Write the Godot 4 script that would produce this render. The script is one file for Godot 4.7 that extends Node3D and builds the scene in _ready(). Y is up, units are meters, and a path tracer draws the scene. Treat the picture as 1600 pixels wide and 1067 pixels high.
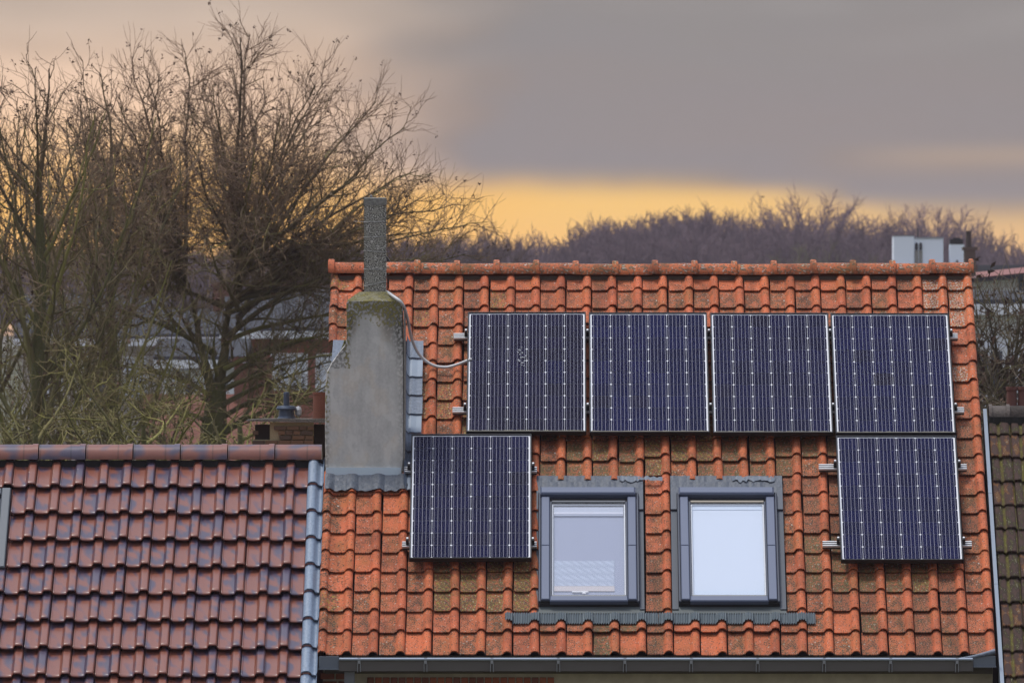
extends Node3D
# Tiled terrace roof with solar panels under a winter sunset sky. The camera stands at the origin, 10 m up, looking along -Z.

# ---------------------------------------------------------------- mesh builder
class MB:
	var vs := PackedVector3Array()
	var ns := PackedVector3Array()
	var us := PackedVector2Array()
	var cs := PackedColorArray()
	var ix := PackedInt32Array()
	var col := Color(1, 1, 1)

	func v(p: Vector3, n: Vector3, uv := Vector2.ZERO) -> int:
		vs.append(p); ns.append(n); us.append(uv); cs.append(col)
		return vs.size() - 1

	func tri(a: int, b: int, c: int) -> void:      # counter-clockwise seen from outside
		ix.append(a); ix.append(c); ix.append(b)

	func quad(a: Vector3, b: Vector3, c: Vector3, d: Vector3, ua := Vector2(0, 1), ub := Vector2(1, 1), uc := Vector2(1, 0), ud := Vector2(0, 0)) -> void:
		var n := (b - a).cross(c - a)
		if n.length_squared() < 1e-14:
			n = (c - a).cross(d - a)
		n = n.normalized()
		var i := v(a, n, ua)
		v(b, n, ub); v(c, n, uc); v(d, n, ud)
		tri(i, i + 1, i + 2); tri(i, i + 2, i + 3)

	func box(lo: Vector3, hi: Vector3) -> void:
		var a := lo
		var b := hi
		quad(Vector3(a.x, a.y, b.z), Vector3(b.x, a.y, b.z), Vector3(b.x, b.y, b.z), Vector3(a.x, b.y, b.z))
		quad(Vector3(b.x, a.y, a.z), Vector3(a.x, a.y, a.z), Vector3(a.x, b.y, a.z), Vector3(b.x, b.y, a.z))
		quad(Vector3(b.x, a.y, b.z), Vector3(b.x, a.y, a.z), Vector3(b.x, b.y, a.z), Vector3(b.x, b.y, b.z))
		quad(Vector3(a.x, a.y, a.z), Vector3(a.x, a.y, b.z), Vector3(a.x, b.y, b.z), Vector3(a.x, b.y, a.z))
		quad(Vector3(a.x, b.y, b.z), Vector3(b.x, b.y, b.z), Vector3(b.x, b.y, a.z), Vector3(a.x, b.y, a.z))
		quad(Vector3(a.x, a.y, a.z), Vector3(b.x, a.y, a.z), Vector3(b.x, a.y, b.z), Vector3(a.x, a.y, b.z))

	# box whose top edges (y) are chamfered by c
	func bevel(lo: Vector3, hi: Vector3, c: float) -> void:
		var m := hi.y - c
		var pl := [Vector3(lo.x, m, lo.z), Vector3(lo.x, m, hi.z), Vector3(hi.x, m, hi.z), Vector3(hi.x, m, lo.z)]
		var pt := [Vector3(lo.x + c, hi.y, lo.z + c), Vector3(lo.x + c, hi.y, hi.z - c), Vector3(hi.x - c, hi.y, hi.z - c), Vector3(hi.x - c, hi.y, lo.z + c)]
		for i in 4:
			var j := (i + 1) % 4
			var a: Vector3 = pl[i]
			var b: Vector3 = pl[j]
			quad(Vector3(a.x, lo.y, a.z), Vector3(b.x, lo.y, b.z), b, a)
			quad(a, b, pt[j], pt[i])
		quad(pt[0], pt[1], pt[2], pt[3])
		quad(Vector3(lo.x, lo.y, lo.z), Vector3(hi.x, lo.y, lo.z), Vector3(hi.x, lo.y, hi.z), Vector3(lo.x, lo.y, hi.z))

	# convex or concave polygon in XY (counter-clockwise), extruded from z0 (back) to z1 (front); uv over the box r
	func prism(poly: PackedVector2Array, z0: float, z1: float, r := Rect2(0, 0, 1, 1)) -> void:
		var t := Geometry2D.triangulate_polygon(poly)
		for side in 2:
			var z := z1 if side == 0 else z0
			var n := Vector3(0, 0, 1 if side == 0 else -1)
			var base := vs.size()
			for p in poly:
				v(Vector3(p.x, p.y, z), n, Vector2((p.x - r.position.x) / r.size.x, 1.0 - (p.y - r.position.y) / r.size.y))
			for k in range(0, t.size(), 3):
				var a := poly[t[k]]
				var b := poly[t[k + 1]]
				var c := poly[t[k + 2]]
				var ccw := (b - a).cross(c - a) > 0
				if ccw == (side == 0):
					tri(base + t[k], base + t[k + 1], base + t[k + 2])
				else:
					tri(base + t[k], base + t[k + 2], base + t[k + 1])
		for i in poly.size():
			var a := poly[i]
			var b := poly[(i + 1) % poly.size()]
			var ub := Vector2((a.x - r.position.x) / r.size.x, 1.0 - (a.y - r.position.y) / r.size.y)
			var uc := Vector2((b.x - r.position.x) / r.size.x, 1.0 - (b.y - r.position.y) / r.size.y)
			quad(Vector3(a.x, a.y, z1), Vector3(a.x, a.y, z0), Vector3(b.x, b.y, z0), Vector3(b.x, b.y, z1), ub, ub, uc, uc)

	func tube(pts: Array, rad: Array, k: int, caps := false) -> void:
		var side := Vector3.ZERO
		var first := vs.size()
		for i in pts.size():
			var p: Vector3 = pts[i]
			var d: Vector3 = (pts[mini(i + 1, pts.size() - 1)] - pts[maxi(i - 1, 0)])
			d = d.normalized()
			if side == Vector3.ZERO:
				side = d.cross(Vector3(0.31, 0.2, 0.93)).normalized()
				if side.length() < 0.5:
					side = d.cross(Vector3.UP).normalized()
			side = (side - d * side.dot(d)).normalized()
			var up := d.cross(side)
			for j in k:
				var an := TAU * j / k
				var n := side * cos(an) + up * sin(an)
				v(p + n * rad[i], n, Vector2(float(j) / k, float(i)))
		for i in pts.size() - 1:
			for j in k:
				var a := first + i * k + j
				var b := first + i * k + (j + 1) % k
				tri(a, b, b + k); tri(a, b + k, a + k)
		if caps:
			for e in 2:
				var base := first if e == 0 else first + (pts.size() - 1) * k
				var pc: Vector3 = pts[0] if e == 0 else pts[pts.size() - 1]
				var dn: Vector3 = (pts[0] - pts[1]).normalized() if e == 0 else (pts[pts.size() - 1] - pts[pts.size() - 2]).normalized()
				var c := v(pc, dn)
				var ring := []
				for j in k:
					ring.append(v(vs[base + j], dn))
				for j in k:
					if e == 0:
						tri(c, ring[(j + 1) % k], ring[j])
					else:
						tri(c, ring[j], ring[(j + 1) % k])

	# profile of (radius, y) turned round the y axis at o
	func lathe(o: Vector3, prof: Array, k: int) -> void:
		for i in prof.size() - 1:
			var a: Vector2 = prof[i]
			var b: Vector2 = prof[i + 1]
			var sl := Vector2(b.y - a.y, a.x - b.x).normalized()
			var base := vs.size()
			for j in k + 1:
				var an := TAU * j / k
				var n := Vector3(cos(an) * sl.x, sl.y, sin(an) * sl.x)
				v(o + Vector3(cos(an) * a.x, a.y, sin(an) * a.x), n, Vector2(float(j) / k, 0))
				v(o + Vector3(cos(an) * b.x, b.y, sin(an) * b.x), n, Vector2(float(j) / k, 1))
			for j in k:
				var q := base + j * 2
				tri(q, q + 1, q + 3); tri(q, q + 3, q + 2)

	func mesh(m: Material) -> ArrayMesh:
		var a := []
		a.resize(Mesh.ARRAY_MAX)
		a[Mesh.ARRAY_VERTEX] = vs
		a[Mesh.ARRAY_NORMAL] = ns
		a[Mesh.ARRAY_TEX_UV] = us
		a[Mesh.ARRAY_COLOR] = cs
		a[Mesh.ARRAY_INDEX] = ix
		var am := ArrayMesh.new()
		am.add_surface_from_arrays(Mesh.PRIMITIVE_TRIANGLES, a)
		am.surface_set_material(0, m)
		return am

# ---------------------------------------------------------------- scene helpers
var taken := {}
var rng := RandomNumberGenerator.new()
const PITCH := 36.5
var slope: Basis                          # x across, y out of the roof, z down the slope
const RIDGE := Vector3(0, 10.58, -75.3)   # middle of the main ridge

func numbered(called: String) -> String:
	var n: int = taken.get(called, 0)
	taken[called] = n + 1
	return called if n == 0 else "%s_%03d" % [called, n]

func tag(o: Node3D, label: String, category: String, group := "") -> Node3D:
	o.set_meta("label", label)
	o.set_meta("category", category)
	if group:
		o.set_meta("group", group)
	return o

func thing(called: String, label: String, category: String, at := Vector3.ZERO, group := "") -> Node3D:
	var o := Node3D.new()
	o.name = numbered(called)
	add_child(o)
	o.position = at
	return tag(o, label, category, group)

func part(called: String, m: Mesh, parent: Node, at := Vector3.ZERO) -> MeshInstance3D:
	var o := MeshInstance3D.new()
	o.mesh = m
	o.position = at
	if parent == self:
		o.name = numbered(called)
	else:
		var k := 0
		var nm := called
		while parent.has_node(NodePath(nm)):
			k = parent.get_meta("n_" + called, 0) + 1
			parent.set_meta("n_" + called, k)
			nm = "%s_%03d" % [called, k]
		o.name = nm
	parent.add_child(o, true)
	return o

func structure(called: String, m: Mesh) -> MeshInstance3D:
	var o := part(called, m, self)
	o.set_meta("kind", "structure")
	return o

func stuff(o: Node3D) -> Node3D:
	o.set_meta("kind", "stuff")
	return o

func lin(r: float, g: float, b: float) -> Color:
	return Color(r, g, b).linear_to_srgb()

func mat(r: float, g: float, b: float, rough := 0.8, metal := 0.0) -> StandardMaterial3D:
	var m := StandardMaterial3D.new()
	m.albedo_color = lin(r, g, b)
	m.roughness = rough
	m.metallic = metal
	return m

func vmat(rough := 0.9) -> StandardMaterial3D:
	var m := StandardMaterial3D.new()
	m.vertex_color_use_as_albedo = true
	m.roughness = rough
	return m

func tex(im: Image) -> ImageTexture:
	return ImageTexture.create_from_image(im)

# a mottled world-triplanar material between two colours
func noisy(a: Color, b: Color, freq: float, rough := 0.85, bump := 0.0, seed_ := 1, scale := 1.0) -> StandardMaterial3D:
	var n := FastNoiseLite.new()
	n.seed = seed_
	n.noise_type = FastNoiseLite.TYPE_SIMPLEX_SMOOTH
	n.frequency = freq
	n.fractal_octaves = 5
	n.fractal_gain = 0.6
	var im := Image.create(256, 256, false, Image.FORMAT_RGB8)
	var h := Image.create(256, 256, false, Image.FORMAT_RGB8)
	for y in 256:
		for x in 256:
			# wrap by blending two offsets
			var fx := smoothstep(0.0, 64.0, x)
			var fy := smoothstep(0.0, 64.0, y)
			var t := n.get_noise_2d(x, y) * fx * fy + n.get_noise_2d(x + 256, y) * (1 - fx) * fy + n.get_noise_2d(x, y + 256) * fx * (1 - fy) + n.get_noise_2d(x + 256, y + 256) * (1 - fx) * (1 - fy)
			t = clampf(t * 0.9 + 0.5, 0, 1)
			im.set_pixel(x, y, a.lerp(b, t))
			h.set_pixel(x, y, Color(t, t, t))
	var m := StandardMaterial3D.new()
	m.albedo_texture = tex(im)
	m.uv1_triplanar = true
	m.uv1_world_triplanar = true
	m.uv1_scale = Vector3.ONE * scale
	m.roughness = rough
	if bump > 0:
		m.heightmap_enabled = true
		m.heightmap_texture = tex(h)
		m.heightmap_scale = bump
	return m

func ss(a: float, b: float, x: float) -> float:
	var t := clampf((x - a) / (b - a), 0.0, 1.0)
	return t * t * (3 - 2 * t)

# a frame that lies on the roof: x across, y out, z down the slope, at (u, n, v) from the ridge
func on_roof(u: float, n: float, v: float) -> Transform3D:
	return Transform3D(slope, RIDGE + slope * Vector3(u, n, v))

# ---------------------------------------------------------------- the sky
func sky_panorama() -> ImageTexture:
	var n := FastNoiseLite.new()
	n.seed = 5
	n.frequency = 1.3
	n.fractal_octaves = 4
	var small := Image.create(256, 128, false, Image.FORMAT_RGBF)
	for y in 128:
		for x in 256:
			small.set_pixel(x, y, sky_color((x + 0.5) / 256.0 * 360.0, 90.0 - (y + 0.5) / 128.0 * 180.0, n, false))
	small.resize(4096, 2048, Image.INTERPOLATE_CUBIC)
	for y in range(1024 - 150, 1024):
		var e := 90.0 - (y + 0.5) / 2048.0 * 180.0
		for x in range(-200, 201):
			var a := (x + 0.5) / 4096.0 * 360.0
			var w := (1 - ss(10.0, 17.0, absf(a))) * (1 - ss(9.0, 13.0, e))
			var px := posmod(x, 4096)
			small.set_pixel(px, y, small.get_pixel(px, y).lerp(sky_color(a, e, n, true), w))
	return ImageTexture.create_from_image(small)

# a: degrees to the right of -Z, e: degrees above the horizon
func sky_color(a: float, e: float, n: FastNoiseLite, fine: bool) -> Color:
	if a > 180:
		a -= 360
	var r := deg_to_rad(e)
	var d := Vector3(cos(r) * sin(deg_to_rad(a)), sin(r), -cos(r) * cos(deg_to_rad(a)))
	var s := maxf(0.0, sin(r))
	var back := 0.5 - 0.5 * cos(deg_to_rad(a))
	var lum := 0.25 + 0.05 * back + 0.68 * s * s
	lum *= 1.0 + 0.28 * n.get_noise_3dv(d * Vector3(1, 1.8, 1)) * ss(0.03, 0.3, s)
	var tint := Color(0.97, 0.97, 1.03).lerp(Color(0.90, 0.99, 1.20), ss(0.05, 0.6, s))
	var c := Color(tint.r * lum, tint.g * lum, tint.b * lum)
	# the break under the cloud deck where the sun goes down, straight ahead
	var wide := 1 - ss(12.0, 70.0, absf(a + 3))
	if not fine:
		return c.lerp(Color(0.62, 0.40, 0.16), wide * (1 - ss(0.3, 1.9, e)) * 0.8)
	var wob := n.get_noise_2d(a * 0.35, e * 1.6)
	var streak := n.get_noise_2d(a * 0.22 + 40.0, e * 2.6 + 0.10 * a)
	var edge := 1.015 - 0.10 * ss(-0.1, 3.2, a) - 0.09 * ss(0.9, 2.2, a) + 0.05 * wob
	edge += 0.20 * (1 - ss(-2.4, -0.9, a))
	var soft := 0.048 + 0.34 * (1 - ss(-2.0, -0.6, a))
	var glow := Color(0.74, 0.40, 0.085).lerp(Color(0.70, 0.425, 0.125), ss(-1.2, 0.4, a)).lerp(Color(0.56, 0.36, 0.16), ss(0.8, 2.9, a))
	glow = glow.lerp(Color(0.82, 0.41, 0.085), (1 - ss(0.45, 0.85, e)) * 0.5)
	var deck := Color(0.186, 0.163, 0.157).lerp(Color(0.208, 0.194, 0.188), ss(1.3, 2.3, e + 0.3 * wob))
	var tan_ := Color(0.66, 0.455, 0.315).lerp(Color(0.375, 0.300, 0.245), ss(1.45, 2.2, e))
	var cloud := tan_.lerp(deck, ss(-1.75, -0.35, a + 0.5 * wob - 0.25 * (e - 1.6)))
	cloud = cloud * (1.0 + 0.26 * streak)
	cloud = cloud.lerp(Color(0.42, 0.30, 0.20), 0.55 * ss(1.3, 2.6, a) * (1 - ss(0.0, 0.11, absf(e - 1.16 - 0.02 * (a - 2.0)))))
	var out_ := glow.lerp(cloud, ss(edge - soft, edge + soft, e))
	return out_.lerp(c, ss(2.6, 8.0, e))

# ---------------------------------------------------------------- roof tiles
# prof: the tile's top outline across (x, height); a tile runs from z = 0 (tucked under) to z = length (its free lower end)
func tile_mesh(prof: Array, length: float, tilt: float, thick: float, uvx: Vector2, m: Material, nose := 0.0) -> ArrayMesh:
	var b := MB.new()
	tile_into(b, prof, length, tilt, thick, uvx, Transform3D.IDENTITY, nose)
	return b.mesh(m)

func tile_into(b: MB, prof: Array, length: float, tilt: float, thick: float, uvx: Vector2, tf: Transform3D, nose := 0.0) -> void:
	var cnt := prof.size()
	var first := b.vs.size()
	var zs := [0.0, length - nose, length] if nose > 0 else [0.0, length]
	for zi in zs.size():
		var z: float = zs[zi]
		for i in cnt:
			var p: Vector2 = prof[i]
			var q: Vector2 = prof[mini(i + 1, cnt - 1)] - prof[maxi(i - 1, 0)]
			var n := Vector3(-q.y, q.x, 0).normalized()
			n = (n + Vector3(0, 0, -tilt / length)).normalized()
			var drop := nose * 0.45 if nose > 0 and zi == 2 else 0.0
			if drop > 0:
				n = (n + Vector3(0, 0, 0.9)).normalized()
			b.v(tf * Vector3(p.x, p.y + tilt * z / length - drop, z), tf.basis * n, Vector2((p.x - uvx.x) / (uvx.y - uvx.x), z / length))
	for zi in zs.size() - 1:
		for i in cnt - 1:
			var a := first + zi * cnt + i
			b.tri(a, a + cnt, a + cnt + 1); b.tri(a, a + cnt + 1, a + 1)
	var top: float = tilt - (nose * 0.45)
	for i in cnt - 1:                                  # the free lower end
		var p: Vector2 = prof[i]
		var q: Vector2 = prof[i + 1]
		var u0 := Vector2((p.x - uvx.x) / (uvx.y - uvx.x), 0.985)
		var u1 := Vector2((q.x - uvx.x) / (uvx.y - uvx.x), 0.985)
		b.quad(tf * Vector3(p.x, p.y + top - thick, length), tf * Vector3(q.x, q.y + top - thick, length), tf * Vector3(q.x, q.y + top, length), tf * Vector3(p.x, p.y + top, length), u0, u1, u1, u0)
	for e in 2:                                        # the two long sides
		var p: Vector2 = prof[cnt - 1] if e == 0 else prof[0]
		var h := Vector3(0, -thick, 0)
		var z0 := Vector3(p.x, p.y, 0)
		var z1 := Vector3(p.x, p.y + top, length)
		var uu := Vector2(0.99 if e == 0 else 0.01, 0.5)
		if e == 0:
			b.quad(tf * (z1 + h), tf * (z0 + h), tf * z0, tf * z1, uu, uu, uu, uu)
		else:
			b.quad(tf * (z0 + h), tf * (z1 + h), tf * z1, tf * z0, uu, uu, uu, uu)

func arc(cx: float, r: float, h: float, a0: float, a1: float, k: int) -> Array:
	var o := []
	for i in k + 1:
		var an := deg_to_rad(a0 + (a1 - a0) * i / k)
		o.append(Vector2(cx + cos(an) * r, h + sin(an) * r))
	return o

const PITCH_X := 0.2135      # from one orange column to the next
const GAUGE := 0.256         # from one orange course to the next

func pan_profile(clip := 0.0) -> Array:   # x = 0 is the roll's centre
	var p := [Vector2(-0.1700, 0.004), Vector2(-0.168, 0.009), Vector2(-0.16, 0.006), Vector2(-0.11, 0.005), Vector2(-0.06, 0.006), Vector2(-0.044, 0.008)]
	if clip > 0:
		p = p.filter(func(q): return q.x > -0.1700 + clip)
		p.push_front(Vector2(-0.1700 + clip, 0.005))
	p.append_array(arc(0.0, 0.0345, 0.012, 165, 4, 7))
	p.append(Vector2(0.0352, 0.006))
	return p

# clay with specks of lichen, moss and soot; kind: 0 clean .. 7 (see tile_kind)
func clay_image(kind: int, seed_: int) -> Image:
	var W := 96
	var im := Image.create(W, W, false, Image.FORMAT_RGB8)
	var r := RandomNumberGenerator.new()
	r.seed = seed_ * 77 + kind
	var big := FastNoiseLite.new()
	big.seed = seed_
	big.frequency = 0.03
	var fine := FastNoiseLite.new()
	fine.seed = seed_ + 9
	fine.frequency = 0.15
	fine.fractal_octaves = 3
	var mossn := FastNoiseLite.new()
	mossn.seed = seed_ + 31
	mossn.frequency = 0.075
	mossn.fractal_octaves = 4
	var dark := [0.14, 0.34, 0.56, 0.56, 0.70, 0.40, 0.62, 0.68]
	var moss := [0.0, 0.04, 0.10, 0.16, 0.55, 0.12, 0.10, 0.55]
	var yel := [0.0, 0.0, 0.0, 0.32, 0.0, 0.14, 0.0, 0.30]
	var pale := [0.06, 0.10, 0.16, 0.16, 0.10, 0.46, 0.04, 0.12]
	var tone := r.randf_range(0.88, 1.1)
	var hue := r.randf_range(-0.015, 0.02)
	for y in W:
		for x in W:
			var u := x / float(W)
			var w := y / float(W)
			var pan := ss(0.0, 0.05, u) * (1 - ss(0.57, 0.69, u))
			if kind == 8:
				pan = 0.0
			var k := mini(kind, 7)
			var b := big.get_noise_2d(x, y)
			var f := fine.get_noise_2d(x, y)
			var f2 := fine.get_noise_2d(x * 0.8 + 400, y * 0.8)
			var mo := mossn.get_noise_2d(x, y)
			var t := tone * (1.0 + 0.16 * b + 0.10 * f)
			var c := Color((0.52 + hue) * t, (0.126 + hue * 0.5) * t, 0.050 * t)
			var grow := pan * (0.45 + 0.55 * ss(0.05, 0.4, w)) + 0.20
			if k == 6:
				c = c.lerp(Color(0.225, 0.062, 0.036), 0.6 * pan)
			# a crust of tiny brown and black specks, thickest on the flat of the tile
			var sp: float = dark[k] * grow
			c = c.lerp(Color(0.275, 0.090, 0.040), clampf(sp * (1.05 + 0.9 * b), 0, 0.85))
			c = c.lerp(Color(0.045, 0.030, 0.020), 0.88 * ss(0.02, 0.20, f + 0.45 * b - 0.28 + 0.44 * sp))
			c = c.lerp(Color(0.090, 0.074, 0.024), clampf(moss[k] * grow * (0.75 + 2.0 * mo), 0, 0.75))
			if yel[k] > 0.11:
				c = c.lerp(Color(0.30, 0.185, 0.025), 0.75 * minf(1, grow) * ss(0.34, 0.46, mo * 1.15 + 0.40 * f2 + 0.36 * yel[k]))
			var pl: float = pale[k] * (0.25 + 0.75 * grow)
			if kind == 8:    # ridge tile: clean clay with crusts of pale and dark lichen
				pl = 0.50 * ss(-0.1, 0.3, b)
				c = c.lerp(Color(0.10, 0.075, 0.05), 0.8 * ss(0.0, 0.22, mo + 0.5 * f - 0.05))
			c = c.lerp(Color(0.40, 0.385, 0.36), 0.85 * ss(0.40, 0.50, f2 + 0.35 * mo + 0.62 * pl - (0.10 if k == 5 or kind == 8 else 0.17)))
			if w < 0.10:     # the mark of the tile above
				c = c.lerp(Color(0.20, 0.07, 0.03), 0.30)
			im.set_pixel(x, y, Color(c.r, c.g, c.b).linear_to_srgb())
	return im

var clay := []            # clay[kind][variant]

func stain_image() -> Image:
	var n := FastNoiseLite.new()
	n.seed = 91
	n.frequency = 0.022
	n.fractal_octaves = 5
	n.fractal_gain = 0.58
	var im := Image.create(512, 512, false, Image.FORMAT_RGB8)
	for y in 512:
		for x in 512:
			var v := n.get_noise_2d(x, y * 0.55)
			var d := ss(-0.02, 0.38, v)
			var m := ss(0.05, 0.4, n.get_noise_2d(x + 700, y * 0.7))
			im.set_pixel(x, y, Color(1, 1, 1).lerp(lin(0.56, 0.57, 0.58), d).lerp(lin(0.50, 0.72, 0.50), 0.55 * m))
	return im

func clay_materials() -> void:
	var stain := tex(stain_image())
	for kind in 9:
		var row := []
		for s in (3 if kind in [1, 2] else 2):
			var im := clay_image(kind, 11 + s * 13 + kind * 5)
			var m := StandardMaterial3D.new()
			m.albedo_texture = tex(im)
			m.roughness = 0.82
			m.metallic_specular = 0.4
			m.heightmap_enabled = true
			m.heightmap_texture = m.albedo_texture
			m.heightmap_scale = 0.14
			m.detail_enabled = true
			m.detail_albedo = stain
			m.detail_blend_mode = BaseMaterial3D.BLEND_MODE_MUL
			m.detail_uv_layer = BaseMaterial3D.DETAIL_UV_2
			m.uv2_triplanar = true
			m.uv2_world_triplanar = true
			m.uv2_scale = Vector3.ONE * 0.31
			row.append(m)
		clay.append(row)

var drift := FastNoiseLite.new()      # weathering drifts across the roof

# which weathering stands where on the orange roof (kind, by column and course)
func tile_kind(c: int, k: int) -> int:
	var x := clampf(0.5 + 1.1 * drift.get_noise_2d(c * 1.3, k * 1.7) + rng.randfn(0, 0.16), 0.0, 0.999)
	if c >= 23 and k <= 3:
		return 5 if c == 23 or k > 1 else (5 if x < 0.5 else 1)
	if c == 24 and k <= 7:
		return 5 if x < 0.35 else (1 if x < 0.7 else 3)
	if c <= 1 and k == 1:
		return 3
	if k == 1:
		return 0 if x < 0.35 else (1 if x < 0.85 else 2)
	if c <= 6 and c >= 3 and k <= 8:
		return 3 if x < 0.45 else 2
	if k <= 3:
		return 2 if x < 0.6 else 1
	if k >= 9 and k <= 11 and c >= 5 and c <= 20:
		return 4 if x < 0.5 else (7 if x < 0.72 else 2)
	if k >= 16 and k <= 18 and c >= 4 and c <= 7:
		return 7 if x < 0.65 else 4
	if k >= 15 and k <= 17 and c >= 18 and c <= 23:
		return 4 if x < 0.5 else (7 if x < 0.7 else 6)
	if c >= 22:
		return 6 if x < 0.4 else (2 if x < 0.8 else 1)
	if c == 12:
		return 1 if x < 0.6 else 6
	if c <= 3:
		return 0 if x < 0.15 else (1 if x < 0.5 else (2 if x < 0.9 else 3))
	if k >= 19:
		return 1 if x < 0.4 else (2 if x < 0.7 else (0 if x < 0.9 else 4))
	return 1 if x < 0.3 else (2 if x < 0.65 else 6)

# panels and windows as rectangles on the roof (u0, v0, u1, v1) that hide the tiles below them
const PANELS := [[-0.757, 0.734], [0.251, 0.740], [1.263, 0.746], [2.266, 0.752], [-1.206, 2.420], [2.268, 2.440]]
const PANEL_W := 0.984
const PANEL_L := 1.655

func tile_hidden(u0: float, u1: float, v0: float, v1: float) -> bool:
	for p in PANELS:
		# the row of four touches: take it as one sheet
		var a: float = p[0]
		var b: float = p[0] + PANEL_W
		if p[1] < 1.0:
			a = -0.757; b = 3.25
		if u0 > a and u1 < b and v0 > p[1] - 0.175 and v1 < p[1] + PANEL_L - 0.13:
			return true
	return false

func tube_path(pts: Array, r: float, k := 8) -> MB:
	var b := MB.new()
	var rr := []
	rr.resize(pts.size())
	rr.fill(r)
	b.tube(pts, rr, k, true)
	return b

func curve_points(ctrl: Array, steps: int) -> Array:      # Catmull-Rom through the points
	var o := []
	for i in ctrl.size() - 1:
		var p0: Vector3 = ctrl[maxi(i - 1, 0)]
		var p1: Vector3 = ctrl[i]
		var p2: Vector3 = ctrl[i + 1]
		var p3: Vector3 = ctrl[mini(i + 2, ctrl.size() - 1)]
		for s in steps:
			var t := s / float(steps)
			o.append(0.5 * ((2 * p1) + (p2 - p0) * t + (2 * p0 - 5 * p1 + 4 * p2 - p3) * t * t + (3 * p1 - p0 - 3 * p2 + p3) * t * t * t))
	o.append(ctrl[ctrl.size() - 1])
	return o

# ---------------------------------------------------------------- the main house
var zinc: StandardMaterial3D
var lead: StandardMaterial3D
var lead_dark: StandardMaterial3D
var lead_pale: StandardMaterial3D
var black: StandardMaterial3D
var alu: StandardMaterial3D

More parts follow.
